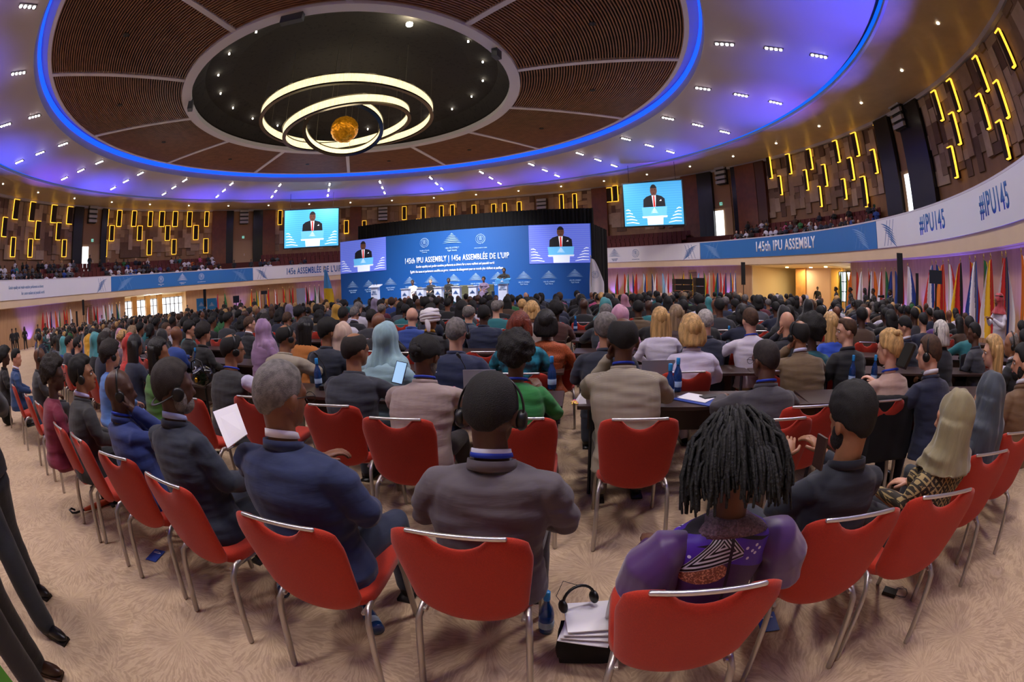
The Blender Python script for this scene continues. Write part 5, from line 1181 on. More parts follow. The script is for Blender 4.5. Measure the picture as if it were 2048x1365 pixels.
# right side of the back row
def purple_dress(x, y, z, vec):
    nz = noise_n(vec, 240, 2); x = x+.0*z
    X = x/.88; Z = (z-.53)/.84+.53-.075
    base = mixc(nz, '3a1d4d', '4a2862')
    seq = mixc(noise_n(vec, 170, 1).gt(.56), '8a4f3c', 'd08a6c')
    orange = mixc(noise_n(vec, 300, 2), 'c2793a', 'd9934f')
    # lower patch of copper sequins, right and left
    e1 = (((X+.045)*(X+.045))/(.095*.095)+((Z-.775)*(Z-.775))/(.048*.048)).lt(1.0)
    c = mixc(e1, base, seq)
    # purple fans sweeping from the spine
    top = 1*.975-(X.abs()-.02)*.12; bot = .80+(X.abs())*.52
    fan = Z.lt(.955-(X.abs())*.22) 
    fan = fan*Z.gt(.78+.42*(.14-X.abs()).abs()*0+(.13-X.abs())*.35)
    fan = fan*X.abs().gt(.022)
    st = ((Z*1.0+X.abs()*.30)*150).sin().gt(.55)*Z.gt(.875)
    fc = mixc(st, '4a20a8', '160a20')
    dots = None
    for dx, dz in ((.150, .862), (.135, .842), (.112, .858), (.148, .830), (.09, .835), (.12, .815), (.165, .845)):
        r = ((X.abs()-dx)*(X.abs()-dx)+(Z-dz)*(Z-dz)).sqrt().lt(.0062); dots = r if dots is None else dots.max(r)
    fc = mixc(dots, fc, 'd8d4f0'); c = mixc(fan, c, fc)
    # orange shoulder panels
    op = Z.gt(.955)*Z.lt(1.02)*X.lt(-.06)*X.gt(-.165); c = mixc(op, c, orange)
    op = Z.gt(.925)*Z.lt(1.005)*X.gt(.075)*X.lt(.175); c = mixc(op, c, seq)
    # concentric triangle at the back
    a = (Z-.845)*-1.0*1.0; t = (((X-.02).abs()*1.2+(Z-.885))).max((Z-.885)*-.9-.01+(X-.02)*.25)
    tri = t.lt(.062)*(X.lt(.10)); ts = mixc((t*420).sin().gt(.1), '120c18', 'c9c5d4'); c = mixc(tri, c, ts)
    a2 = ((X-.055).abs()*1.5+(Z-.955).abs()); c = mixc(a2.lt(.05), c, mixc((a2*520).sin().gt(.1), '120c18', 'c9c5d4'))
    # dark keyhole line down the spine
    c = mixc((X-.052).abs().lt(.006)*Z.lt(.95), c, '1a0f26')
    return c
PD = patmat('purple_print_dress', purple_dress, .55)
SEQ = mat('mauve_sequins', '6d5464', .35, .3, bump=.8, bscale=140, vary=.4, vscale=120)
ew, pw = Pp('seated person with black shoulder-length locs in purple patterned dress with puffed sleeves', 1466, 925, 2, hair='locs', hc='x', skin='b', fem=1, top='dress', tm=PD, tc='4a2862', bc='6a3a40', skirt=1, b=1.08, la='lap', ra='lap', lean=-3, hp=32, hy=-4, fold=.002, ch=CA[4])
PUR = mat('purple_satin', '4a2168', .42, sheen=.5, vary=.08, vscale=6)
for q in (-1, 1):                # puffed sleeves
    mb = MB(); S_ = pw.S[q]; d = (pw.E[q]-S_).normalized()
    mb.tube([S_+V((-q*.03, 0, .0)), S_+V((q*.035, -.01, -.01)), S_+V((q*.075, 0, -.075)), S_+V((q*.095, .01, -.165)), S_+V((q*.075, .03, -.225)), pw.E[q]*.9+pw.W[q]*.1], [.055, .078, .098, .100, .075, .05], 18)
    me = fuse(mb, .008, 2, 'puffed_sleeve'); folds(me, .016, 6, 6, 6, seed=q*3); MB().build('puffed_sleeve', PUR, ew, True, me)
mb = MB(); mb.loft([sring(pw.Nk+V((0, 0, z)), a, b_, Matrix.Rotation(-.15, 3, 'X'), 28) for z, a, b_ in ((-.042, .135, .088), (-.026, .115, .080), (-.010, .084, .072), (.006, .068, .064))]); mb.build('sequin_yoke', SEQ, ew, True)
Pp('seated person with thick black hair in dark slate jacket, right of the purple dress', 1704, 845, 2, hair='full', hc='k', skin='t', tc='1f2430', bc='1f2430', beard='k', b=1.02, hy=10, ra='hold', la='hold', lean=-3, hp=12, ch=CA[5])
def weave(x, y, z, vec):
    a = (x+z)*190; b_ = (x-z)*190; k = ((x*44).floor()+(z*44).floor()).mod(2.0).gt(.5)
    s1 = a.sin().gt(.35); s2 = b_.sin().gt(.35); f = k*s1+(1-k)*s2; return mixc(f, '2f281e', 'a08a5c')
Pp('seated person in olive silky headscarf and brown woven patterned blouse', 1905, 838, 2, skin='l', fem=1, top='dress', tm=patmat('woven_print', weave, .8), tc='2f281e', bc='2a2a30', scarf='8a8060', slong=.02, hy=14, hp=14, lean=-4, ch=CA[6])
Pp('seated person in dark slate headscarf beside the olive headscarf', 1975, 792, 2, skin='l', fem=1, top='dress', tc='343b46', bc='262b33', scarf='3a424e', slong=.16, hy=8, lean=-4, ch=CA[7])
Pp('bearded seated person in tan jacket at the right edge', 2044, 726, 1, skin='l', hair='short', hc='k', beard='k', tc='6d5238', collar='d8d8e8', hy=50, face=1, rz=-20)
for i, (px, py, lb) in enumerate(((158, 872, 'red conference chair behind the charcoal jacket with headset'), (120, 850, 'red conference chair behind the burgundy top'), (78, 805, 'red conference chair behind the dark grey jacket, left part of back row'), (55, 790, 'narrowly seen red chair third from the left edge, back row'), (28, 770, 'red conference chair beside the black backpack'), (4, 752, 'red conference chair cut by the left edge'), (2046, 860, 'red conference chair cut by the right edge'))):
    q = atz(px, py, .883); chair(q.x+.06, q.y+.3, RD(-14 if px < 900 else -25), lb)
# second row: people at the tables
SR_ = 'at the first table row'
Pp('seated person with black hair in charcoal waistcoat and pale lilac sleeves', 466, 700, 2, top='vest', tc='26262a', bc='2a2422', hair='thin', hc='k', skin='t', gl='k', hs_=1, lan=1, hy=-25, ra='wide', la='table', lean=12, b=1.08)
Pp('seated person with balding dark hair in dark slate suit leaning on the table', 712, 702, 2, tc='272b38', bc='272b38', hair='thin', hc='d', skin='t', hy=-22, lean=16, la='table', ra='table', b=1.04, ch=CB[1], ho=.0)
Pp('seated person with black ponytail and blue lanyard in pinkish beige jacket', 853, 714, 2, tc='9c8a86', bc='3a3436', hair='bun', hc='k', skin='b', lan=1, hy=-14, hp=24, lean=14, la='table', ra='table', beard='g', b=1.05, ch=CB[2], ho=.0)
Pp('seated person with short afro hair in bright green dress', 1030, 712, 2, fem=1, top='dress', tc='1f7a38', bc='1f6a48', skirt=1, hair='curly', hc='k', skin='b', lan=1, lean=10, ra='hold', la='table', k=.98, ch=CB[3], ho=.0)
def check(x, y, z, vec): return mixc(((x*700).sin().gt(.4)).max((z*700).sin().gt(.4)), '8a8072', '9c9282')
Pp('broad seated person in sage grey checked suit, hand at the ear', 1243, 682, 2, tc='8e8577', bc='6c665c', tm=patmat('sage_check', check, .85), hair='thin', hc='k', skin='b', lan=1, la='face', ra='table', lean=16, b=.93, hp=14, ch=CB[4], ho=.0)
Pp('seated person with shaved head and glasses in dark grey suit, blue lanyard', 1532, 722, 2, tc='3c3a42', bc='2a2930', hair='crop', hc='v', skin='b', gl='k', lan=1, hy=18, la='table', ra='lap', lean=14, b=1.08, ch=CB[5], ho=.0)
Pp('seated person with receding black hair and headset in olive brown jacket', 1597, 672, 2, tc='6a563e', bc='4a3c2c', hair='thin', hc='k', skin='t', hs_=1, collar='c9cdf0', la='face', ra='table', lean=16, b=1.12, hy=10)
Pp('seated person with short strawberry blond updo in pale pink top', 1778, 698, 2, fem=1, top='dress', tc='b5978a', bc='2a2a30', hair='updo', hc='y', skin='f', lan=1, hy=16, ra='hold', la='table', scoop=1)
Pp('seated person with short brown hair and headset in navy suit holding a phone', 1858, 708, 2, tc='161d38', bc='161d38', hair='crop', hc='b', skin='f', hs_=1, collar='e8e8f4', hy=26, la='hold', ra='table', lean=14)
# left, second row
Pp('seated person in bright red draped sari leaning sideways', 262, 690, 1, fem=1, top='dress', tc='c0201c', bc='b01c18', skirt=1, scarf='b3241c', slong=.22, skin='t', lean=12, fold=.012)
Pp('seated person in leaf green blouse with red gold shawl', 318, 706, 1, fem=1, top='dress', tc='4a7a34', bc='3a6a2a', hair='long', hc='k', skin='t', hy=-40)
Pp('seated person in mustard yellow headwrap and pink dress', 180, 686, 1, fem=1, top='dress', tc='c0708a', bc='b0607a', scarf='c9941a', slong=.03, skin='d', hy=-35)
Pp('seated person with wavy dark hair in light blue shirt, left', 222, 712, 1, fem=1, top='shirt', tc='4f7ac0', hair='curly', hc='d', skin='l', hs_=1)
Pp('seated person in cobalt blue robe and grey striped cap, left', 214, 672, 1, top='shirt', tc='1d4ab4', hair='full', hc='g', skin='d')
Pp('seated person with braided blond hair bun and headset, left', 247, 676, 1, fem=1, top='dress', tc='6a5560', hair='bun', hc='y', skin='f', hs_=1)
# third row
Pp('seated person with short dark blond hair and glasses in black suit', 500, 650, 1, tc='191a22', hair='crop', hc='b', skin='f', gl='k', hy=-30, collar='e8e8f4')
Pp('seated person in mauve headscarf and headset behind the black suit', 529, 660, 1, fem=1, top='dress', tc='8a6a8e', scarf='9a7aa0', skin='t')
Pp('broad seated person with thinning hair and headset in khaki checked jacket', 573, 676, 1, tc='8a7c66', tm=patmat('khaki_check', check, .85), hair='thin', hc='k', skin='t', hs_=1, hy=-20, b=1.12, lean=14, ra='table', la='table')
Pp('seated person with neat black hair in dark navy suit, looking right', 657, 665, 1, tc='1c2233', hair='full', hc='k', skin='t', hy=-25, b=1.03)
Pp('seated person with striped orange shawl and loose dark hair', 612, 658, 1, fem=1, top='dress', tc='b06a28', hair='long', hc='k', skin='t')
Pp('seated person in cream headscarf with headset beside the navy suit', 686, 672, 1, fem=1, top='dress', tc='c9a898', scarf='c9ad9c', skin='l', hz=-.05)
Pp('seated person in pale aqua headscarf and pale aqua jacket', 772, 680, 1, fem=1, tc='8fb0bc', scarf='8fb4c0', slong=.05, skin='l', lan=1)
Pp('seated person with thinning grey hair and large headset in navy suit', 913, 668, 1, tc='1d2748', hair='crop', hc='g', skin='f', hs_=1, b=1.06)
Pp('seated person with chestnut red bob in turquoise printed blouse', 1040, 653, 1, fem=1, top='dress', tm=mat('turquoise_print', '1487a0', .7, c2='0c2c3c', vscale=14), hair='bob', hc='r', skin='f', b=1.1)
Pp('seated person with straight black bob in glittery rust orange top', 1092, 648, 1, fem=1, top='dress', tm=mat('rust_glitter', 'a04818', .5, .2, bump=.6, bscale=160, vary=.5, vscale=130), hair='bob', hc='k', skin='b', b=1.08)
Pp('seated person with salt and pepper hair in slate suit behind the sage jacket', 1212, 662, 1, tc='252b3a', hair='full', hc='g', skin='l', hy=-10, b=1.02)
Pp('seated person with short blond layered hair in white jacket', 1382, 662, 1, fem=1, tc='c9c2da', hair='bob', hc='y', skin='f', lan=1, b=1.02)
Pp('seated person with side shaved fair hair in white shirt, blue lanyard', 1500, 642, 1, top='shirt', tc='c9c2d2', bc='b0a080', hair='crop', hc='b', skin='f', lan=1, la='wide', ra='table', b=1.06, hz=.03)
Pp('seated person with receding brown hair in black suit seen in profile', 1692, 662, 1, tc='16171c', hair='thin', hc='b', skin='f', hy=62, face=1, rz=0, hz=.02)
Pp('seated person with swept brown hair and headset in black jacket, far left', 408, 668, 1, fem=1, tc='121216', hair='curly', hc='d', skin='l')
Pp('seated person with straight black hair in black suit, side view', 380, 660, 1, tc='101014', hair='full', hc='k', skin='l', hy=-40, face=1)
Pp('seated person with short greying brown hair in black suit facing right', 333, 660, 1, tc='15151a', hair='crop', hc='b', skin='f', hy=-48, collar='e8e8f4', face=1)
Pp('seated person with long straight blond hair in grey speckled top', 1985, 705, 1, fem=1, top='dress', tc='5a5a60', hair='long', hc='y', skin='f', hy=40, face=1)
Pp('seated person with white wavy hair beside the navy suit', 1880, 668, 1, fem=1, tc='1c1e26', hair='bob', hc='w', skin='f', hs_=1)
Pp('seated person with grey receding hair and headset in black suit, right edge', 2022, 690, 1, tc='141418', hair='horseshoe', hc='g', skin='t', hs_=1, hy=40, collar='e8e8f4')
Pp('seated person with trimmed black hair bending forward, dark slate suit', 1810, 655, 1, tc='20253a', hair='crop', hc='k', skin='l', hy=20, hp=30, collar='e8e8f4')
Pp('shaven seated person in grey suit turned to the left, right side', 1948, 668, 1, tc='3a3c46', hair='crop', hc='k', skin='b', hy=30)
# fourth row
Pp('seated person with short grey hair and headset in dark suit, left of centre', 710, 628, 1, tc='1a1c26', hair='crop', hc='g', skin='f', hs_=1, collar='c9cdf0')
Pp('bald brown skinned seated person with hand on cheek in black suit', 758, 648, 1, tc='1a1a20', hair='bald', skin='m', ra='face')
Pp('bald fair skinned seated person in cobalt blue suit', 825, 634, 1, tc='2a4690', hair='bald', skin='f', hs_=1)
Pp('seated person in white turban and dark robe with golden collar trim', 861, 642, 1, tc='202228', turban='d8d4dc', skin='t', hs_=1, lan=0, collar='c9961e')
Pp('broad seated person with shaved head in navy suit, right of the turban', 968, 630, 1, tc='1a2440', hair='crop', hc='k', skin='d', b=1.12)
Pp('seated person with balding grey hair in slate suit behind the headset', 938, 628, 1, tc='3a4458', hair='horseshoe', hc='g', skin='f')
Pp('seated person with large puffy golden blond hair, centre', 1064, 622, 1, fem=1, top='dress', tc='a99a90', hair='bob', hc='y', skin='f', hz=.03)
Pp('seated person with short dark curly hair in brown dress, centre', 1112, 622, 1, fem=1, top='dress', tc='4a2824', hair='curly', hc='k', skin='d')
Pp('seated person with cropped grey hair in slate suit beside the aisle', 1212, 628, 1, tc='2c323c', hair='crop', hc='g', skin='f', la='wide', lean=12)
Pp('seated person in soft pink headscarf beside the aisle', 1240, 632, 1, fem=1, top='dress', tc='c08aa4', scarf='c592ac', skin='l')
Pp('seated person with cropped hair in khaki brown uniform jacket', 1276, 618, 1, tc='5c4a36', hair='crop', hc='k', skin='b')
Pp('seated person with long wavy honey blond hair in white blouse', 1320, 640, 1, fem=1, top='shirt', tc='d0cadc', hair='long', hc='y', skin='f')
Pp('seated person with long coppery hair behind the honey blond hair', 1352, 632, 1, fem=1, top='dress', tc='4a3a38', hair='long', hc='a', skin='f')
Pp('seated person with white cropped hair in dark blue suit, right of centre', 1410, 645, 1, tc='1c2238', hair='crop', hc='s', skin='f')
Pp('seated person with shaved head and glasses in black suit, white collar', 1470, 612, 1, tc='101014', hair='crop', hc='k', skin='b', gl='k', hy=10, collar='f0f0fa')
Pp('bald tanned seated person with hand at the ear in dark suit', 1573, 648, 1, tc='1c1d26', hair='bald', skin='l', la='face')
Pp('seated person with long ash blond hair and headset in royal blue top', 1660, 650, 1, fem=1, top='dress', tc='2a50c0', hair='long', hc='y', skin='f', hs_=1)
Pp('seated person with greying cropped hair in black suit, blue lanyard', 1725, 632, 1, tc='12131a', hair='crop', hc='g', skin='f', lan=1, b=1.06)
Pp('seated person with round afro hair behind the olive brown jacket', 1622, 665, 1, fem=1, top='dress', tc='24606a', hair='afro', hc='k', skin='d', hz=-.02)
for b_, lb in (((700, 702, 745, 703), 'red chair behind the cobalt blue suit'), ((870, 744, 915, 744), 'red chair below the thinning grey hair with headset'), ((1095, 704, 1122, 704), 'red chair behind the rust orange top'), ((1330, 744, 1420, 743), 'red chair behind the white jacket'), ((1475, 703, 1520, 702), 'red chair behind the white shirt'), ((950, 703, 990, 704), 'red chair behind the thinning hair navy suit'), ((1020, 746, 1062, 747), 'red chair behind the turquoise printed blouse'), ((1672, 733, 1722, 732), 'red chair behind the black suit in profile'), ((1540, 741, 1590, 741), 'red chair left of the olive brown jacket'), ((790, 705, 815, 705), 'red chair below the pale aqua headscarf')):
    chair_bar(*b_, lb, rz=RD(-8))
q = atz(250, 790, .883); chair(q.x, q.y+.32, RD(-14), 'red conference chair below the bright red sari')
q = atz(385, 795, .883); chair(q.x, q.y+.32, RD(-12), 'red conference chair between the dark navy suit and the white sheet')
# black cloth draped over a chair
e = empty('draped_jacket', 'black jacket draped over a chair back behind the pale pink top', 'jacket', (0, 0, 0)); A = atz(1755, 792, .9); B_ = atz(1822, 790, .9)
mb = MB(); c = (A+B_)/2; R = Matrix.Rotation(RD(-12), 3, 'Z'); mb.loft([[c+R @ V((sx*w_, sy*d_, z)) for sx, sy in ((-1, -1), (1, -1), (1, 1), (-1, 1))] for z, w_, d_ in ((-.48, .24, .05), (-.1, .24, .045), (-.01, .22, .04), (.0, .2, .02))])
me = fuse(mb, .012, 3, 'cloth'); folds(me, .012, 5, 5, 4); MB().build('cloth', BLACKM, e, True, me)
chair(c.x-R[0][1]*.28, c.y+.30, RD(-12), 'chair completely covered by the draped black jacket')
# ================================================================== TABLES AND THINGS ON THEM
def rowy(t, x): return t-.15*x+(.008*x*x if x < 0 else -.03*x*x if x < 6 else -.36*x+1.08)
def rowrz(x): return atan2((rowy(0, x+.1)-rowy(0, x-.1)), .2)
def aisle(t): return .36+.125*(t-2.6)
TOPM = mat('table_top', '3a2a26', .38, vary=.2, vscale=4, stretch=(1, 9, 1)); TLEG = mat('table_leg', '4a4a50', .35, .8)
def table(t, x0, x1, lb):
    y0, y1 = rowy(t, x0), rowy(t, x1); xm, ym = (x0+x1)/2, (y0+y1)/2; rz = atan2(y1-y0, x1-x0); L = hypot(x1-x0, y1-y0)-.02
    e = empty('conference_table', lb, 'table', (xm, ym, 0), rz)
    b = MB(); b.box((0, 0, .728), (L, .46, .028)); o = b.build('tabletop', TOPM, e); bv = o.modifiers.new('b', 'BEVEL'); bv.width = .004; bv.segments = 2
    b = MB(); b.box((0, .18, .56), (L*.94, .015, .26)); b.build('modesty_panel', TOPM, e)
    for sx in (-1, 1):
        for sy in (-1, 1): b = MB(); b.tube([(sx*(L/2-.1), sy*.17, .715), (sx*(L/2-.1), sy*.17, .01)], .016, 6, False); b.build('leg', TLEG, e)
NTB = 0
for r in range(6):
    t = 3.27+1.22*r
    for sd in (-1, 1):
        x = aisle(t)+sd*(.03 if sd < 0 else .03) + (0.0 if sd < 0 else 0)
        for k in range(7 if sd < 0 else 5):
            a, b_ = (x-1.8, x) if sd < 0 else (x+(.0 if 1 else 0), x+1.8); 
            table(t, a+(-.02 if sd < 0 else .02), b_+(-.02 if sd < 0 else .02), 'dark wooden conference table in the %s table row, %s one %s the centre aisle' % (ordn(r+1), ordn(k+1), 'left of' if sd < 0 else 'right of'))
            x += sd*1.8
BLG = mat('blue_glass', '1a4f9a', .12, trans=.55, coat=.5); CAPB = mat('bottle_cap_blue', '2a8fd8', .35); LABL = mat('bottle_label', 'a8c4e6', .6)
bb = MB(); bb.lathe([(.001, 0), (.034, .002), (.037, .01), (.037, .13), (.030, .165), (.016, .20), (.0135, .225), (.0135, .25)], (0, 0, 0), 20); bm1 = bb.mesh('glass'); bm1.materials.append(BLG)
bb = MB(); bb.lathe([(.0155, .222), (.0165, .225), (.0165, .272), (.014, .276)], (0, 0, 0), 16); bm2 = bb.mesh('cap'); bm2.materials.append(CAPB)
bb = MB(); bb.lathe([(.0375, .04), (.0378, .041), (.0378, .085), (.0375, .086)], (0, 0, 0), 20); bm3 = bb.mesh('label'); bm3.materials.append(LABL)
for m_ in (bm1, bm2, bm3): m_.polygons.foreach_set('use_smooth', [True]*len(m_.polygons))
def bottle(P, lb, rot=None):
    e = empty('water_bottle', lb, 'bottle', P)
    for nm, me in (('glass', bm1), ('cap', bm2), ('label', bm3)): o = bpy.data.objects.new(nm, me); COL.objects.link(o); o.parent = e
    if rot: e.rotation_euler = rot
    return e
ZT_ = .743
for px, py, lb in ((1338, 800, 'blue water bottle with pale label on table right of the sage suit, the nearer one'), (1354, 783, 'blue water bottle on table right of the sage suit, the farther one'), (1104, 778, 'blue water bottle beside the green dress elbow'), (782, 778, 'blue water bottle between dark slate suit and pinkish beige jacket'), (638, 775, 'blue water bottle left of the dark slate suit shoulder'),
        (1746, 768, 'blue water bottle left of the pale pink top'), (1702, 770, 'blue water bottle beside the olive brown jacket'), (1457, 690, 'blue water bottle between white jacket and white shirt'), (1151, 662, 'blue water bottle on table at the aisle, centre'), (273, 745, 'clear blue bottle beside the red sari'), (394, 735, 'blue capped bottle above the black handbag'), (815, 690, 'blue water bottle beside the turban wearer')):
    q = atz(px, py, ZT_); bottle(q, lb)
MIC = mat('mic_grey', '4a4a4e', .4, .4)
for px, py, lb in ((935, 790, 'gooseneck microphone in front of the pinkish beige jacket'), (655, 778, 'gooseneck microphone left of the dark slate suit'), (1925, 720, 'gooseneck microphone on the right tables'), (300, 745, 'gooseneck microphone beside the green blouse'), (1462, 640, 'gooseneck microphone before the black suit with glasses')):
    q = atz(px, py, ZT_); e = empty('microphone', lb, 'microphone', q)
    b = MB(); b.box((0, 0, .02), (.11, .14, .04)); b.build('base', BLACK, e)
    b = MB(); b.tube([(0, 0, .03), (0, 0, .15), (-.01, -.02, .24), (-.04, -.07, .32)], .004, 6); n_ = b.build('gooseneck', MIC, e, True)
    b = MB(); b.tube([(-.04, -.07, .32), (-.055, -.095, .35)], .012, 8); b.build('capsule', MIC, n_, True)
def slab(nm, cat, px, py, d, rz, m, lb, z=ZT_, dz=0, tilt=None):
    q = atz(px, py, z); e = empty(nm, lb, cat, q+V((0, 0, dz)), RD(rz)); b = MB(); b.box((0, 0, d[2]/2), d, Matrix.Rotation(RD(tilt), 3, 'X') if tilt else None); return e, b
e, b = slab('notepad', 'notepad', 1395, 800, (.24, .32, .006), 38, 0, 'blue and white conference folder lying on the table right of bottles'); b.build('folder', BLUEP, e); b = MB(); b.box((.02, .02, .009), (.19, .25, .004)); b.build('paper', WHITEP, e)
e, b = slab('phone', 'phone', 1420, 797, (.16, .08, .008), 10, 0, 'black phone lying on the blue and white folder', dz=.012); b.build('case', BLACK, e)
e, b = slab('pen', 'pen', 1373, 795, (.14, .010, .010), -12, 0, 'blue and white pen beside the blue bottle'); b.build('barrel', BLUEP, e); b = MB(); b.box((-.05, 0, .005), (.05, .011, .011)); b.build('grip', WHITEP, e)
e, b = slab('pen', 'pen', 1312, 803, (.13, .016, .016), -35, 0, 'white marker pen by the sage suit elbow'); b.build('barrel', WHITEP, e)
e, b = slab('laptop', 'laptop', 1322, 775, (.30, .22, .014), -6, 0, 'silver laptop half hidden by the sage suit'); b.build('base', mat('silver', '9a9ca4', .4, .6), e); b = MB(); b.box((0, .12, .11), (.30, .008, .2)); b.build('lid', mat('silver', '9a9ca4', .4, .6), e)
e, b = slab('laptop', 'laptop', 957, 800, (.26, .2, .014), -4, 0, 'pale grey laptop seen from behind on the table left of the green dress'); b.build('base', BLACK, e); b = MB(); b.box((0, .10, .115), (.26, .008, .2)); b.build('lid', mat('pale_grey_lid', '9c98a4', .45), e)
e, b = slab('laptop', 'laptop', 1935, 742, (.28, .2, .014), 10, 0, 'dark laptop open on the right tables'); b.build('base', BLACK, e); b = MB(); b.box((0, .10, .1), (.28, .008, .18)); b.build('lid', mat('silver', '6a6c74', .4, .6), e)
q = atz(1160, 805, ZT_); e = empty('gift_packet', 'white paper packet with pink and yellow ribbon curls by the aisle', 'packet', q)
b = MB(); b.add([(-.03, -.05, 0), (.04, -.05, 0), (.04, .05, 0), (-.03, .05, 0), (.03, 0, .11)], [(0, 3, 2, 1), (0, 1, 4), (1, 2, 4), (2, 3, 4), (3, 0, 4)]); b.build('packet', WHITEP, e)
for k, c in enumerate(('e86aa0', 'f0d060', 'e86aa0', 'f0d060')):
    b = MB(); b.tube([(-.05+.02*cos(i*.7+k), -.03-.018*k+.02*sin(i*.9), .01+.012*abs(sin(i+k))) for i in range(8)], .005, 6); b.build('ribbon', mat('ribbon_'+c, c, .5), e, True)
q = atz(912, 790, ZT_); e = empty('flower_bunch', 'small bunch of white and yellow paper flowers on the table', 'flowers', q)
for k in range(9): b = MB(); b.ell((.03*cos(k*2.1), .03*sin(k*2.4), .03+.012*(k % 3)), (.018, .018, .014), None, 8, 6); b.build('bloom', mat('bloom_%d' % (k % 3), ('e8e0c0', 'e6c84a', 'd87aa0')[k % 3], .7), e, True)
q = atz(405, 772, ZT_); e = empty('handbag', 'shiny black crumpled handbag with round gold charm on the table', 'handbag', q)
mb = MB(); mb.ell((0, 0, .10), (.17, .09, .10)); mb.ell((-.06, .02, .16), (.09, .06, .06)); mb.ell((.08, 0, .15), (.07, .06, .06)); me = fuse(mb, .009, 2, 'bag'); folds(me, .02, 9, 9, 9, 3); MB().build('bag', mat('black_leather', '0c0b0c', .25, coat=.4), e, True, me)
b = MB(); b.tube([(-.1, -.05, .15), (-.08, -.06, .27), (0, -.06, .30), (.08, -.06, .27), (.1, -.05, .15)], .009, 8); b.build('strap', BLACK, e, True)
b = MB(); b.lathe([(.001, -.003), (.026, -.003), (.026, .003), (.001, .003)], (.0, -.10, .08), 20, Matrix.Rotation(pi/2, 3, 'X')); b.build('charm', mat('gold', 'c9952e', .3, 1), e, True)
# held things
pb = next(o for o in COL.objects if o.type == 'EMPTY' and 'holding a white sheet' in o.get('label', ''))
cs = [ray(px, py)*D+V((0, 0, HC)) for px, py, D in ((426, 824, 1.98), (473, 807, 1.98), (495, 868, 1.80), (455, 897, 1.80))]; q = sum(cs, V((0, 0, 0)))/4; nn = (cs[1]-cs[0]).cross(cs[3]-cs[0]).normalized()*.004
e = empty('paper_sheet', 'blank white booklet held up by the bright navy suit', 'paper', q); b = MB(); b.loft([[c-q for c in cs], [c-q+nn for c in cs]]); b.build('sheet', WHITEP, e)
q = ray(799, 746)*2.95+V((0, 0, HC)); e = empty('phone', 'smartphone with pale blue screen held up left of the pinkish beige jacket', 'phone', q, RD(5))
R = Matrix.Rotation(RD(-25), 3, 'X') @ Matrix.Rotation(RD(14), 3, 'Y'); b = MB(); b.box((0, 0, 0), (.078, .009, .155), R); b.build('case', BLACK, e); b = MB(); b.box(R @ V((0, -.006, 0)), (.070, .002, .145), R); b.build('display', mat('phone_screen', '9cc4e8', .3, emit=.7), e)
q = ray(1640, 905)*1.62+V((0, 0, HC)); e = empty('phone', 'dark phone held upright by the dark slate jacket', 'phone', q, RD(-5)); b = MB(); b.box((0, 0, 0), (.010, .06, .12)); b.build('case', mat('phone_brown', '3a2622', .4), e)
q = ray(1812, 712)*3.0+V((0, 0, HC)); e = empty('phone', 'long dark phone held by the navy suit with headset', 'phone', q, RD(-5)); b = MB(); b.box((0, 0, 0), (.03, .09, .17), Matrix.Rotation(RD(35), 3, 'Y')); b.build('case', BLACK, e)
# things on the carpet
def lying(px, py, rz, lb): q = atz(px, py, 0.038); return bottle(q, lb, (RD(90), 0, RD(rz)))
lying(757, 1262, 215, 'blue water bottle lying on the carpet between two chairs in front'); lying(568, 1188, -150, 'blue capped bottle lying under the bright navy suit chair')
q = atz(1092, 1262, 0); bottle(q, 'blue water bottle standing on the carpet beside the plain grey suit')
def leaflet(px, py, rz, lb):
    q = atz(px, py, .003); e = empty('leaflet', lb, 'leaflet', q, RD(rz)); b = MB(); b.box((0, 0, .002), (.105, .15, .004)); b.build('card', BLUEP, e)
    b = MB(); b.box((0, .03, .005), (.07, .006, .002)); b.tube([(-.03, .036, .005), (0, .05, .005), (.03, .036, .005)], .002, 4); b.build('print', WHITEP, e)
leaflet(311, 1112, 8, 'blue printed card lying on the carpet under the left chairs'); leaflet(1535, 1245, -15, 'crumpled blue printed card on carpet behind the nearest chair')
q = atz(1175, 1310, 0); e = empty('carrier_bag', 'black bag topped with white papers standing left of the nearest chair', 'bag', q, RD(-8))
mb = MB(); mb.loft([[V((sx*w_, sy*d_, z)) for sx, sy in ((-1, -1), (1, -1), (1, 1), (-1, 1))] for z, w_, d_ in ((0, .13, .07), (.12, .14, .075), (.20, .135, .06))]); me = fuse(mb, .009, 2, 'bag'); folds(me, .008, 8, 8, 8); MB().build('bag', BLACKM, e, True, me)
q2 = V((q.x-.01, q.y, .20)); e = empty('paper_stack', 'loose white papers lying on the black bag by the nearest chair', 'papers', q2, RD(-12))
for k in range(4): b = MB(); b.box((0, .01*k, .012+.012*k), (.21, .26, .004), Matrix.Rotation(RD(6*k-8), 3, 'Z') @ Matrix.Rotation(RD(-4-3*k), 3, 'X')); b.build('sheet', WHITEP, e)
q3 = V((q.x-.045, q.y+.10, .28)); e = empty('headphones', 'black headphones with thin cable resting on the white papers', 'headphones', q3, RD(20))
b = MB(); b.tube([(.075*cos(a), .02*sin(a), .01+.07*sin(a)) for a in [pi*i/12 for i in range(13)]], .007, 6); b.build('headband', BLACK, e, True)
for s_ in (-1, 1): b = MB(); b.ell((s_*.075, 0, .0), (.018, .032, .034)); b.build('ear_cup', BLACK, e, True)
b = MB(); b.tube([(-.07, 0, 0), (-.10, .02, .06), (-.05, .06, .10), (.02, .06, .05)], .0015, 4); b.build('cable', BLACK, e)
q = atz(1778, 1188, 0); e = empty('radio_receiver', 'small black audio receiver with looped cable on the carpet', 'receiver', q, RD(30)); b = MB(); b.box((0, 0, .012), (.06, .10, .024)); b.build('case', BLACK, e)
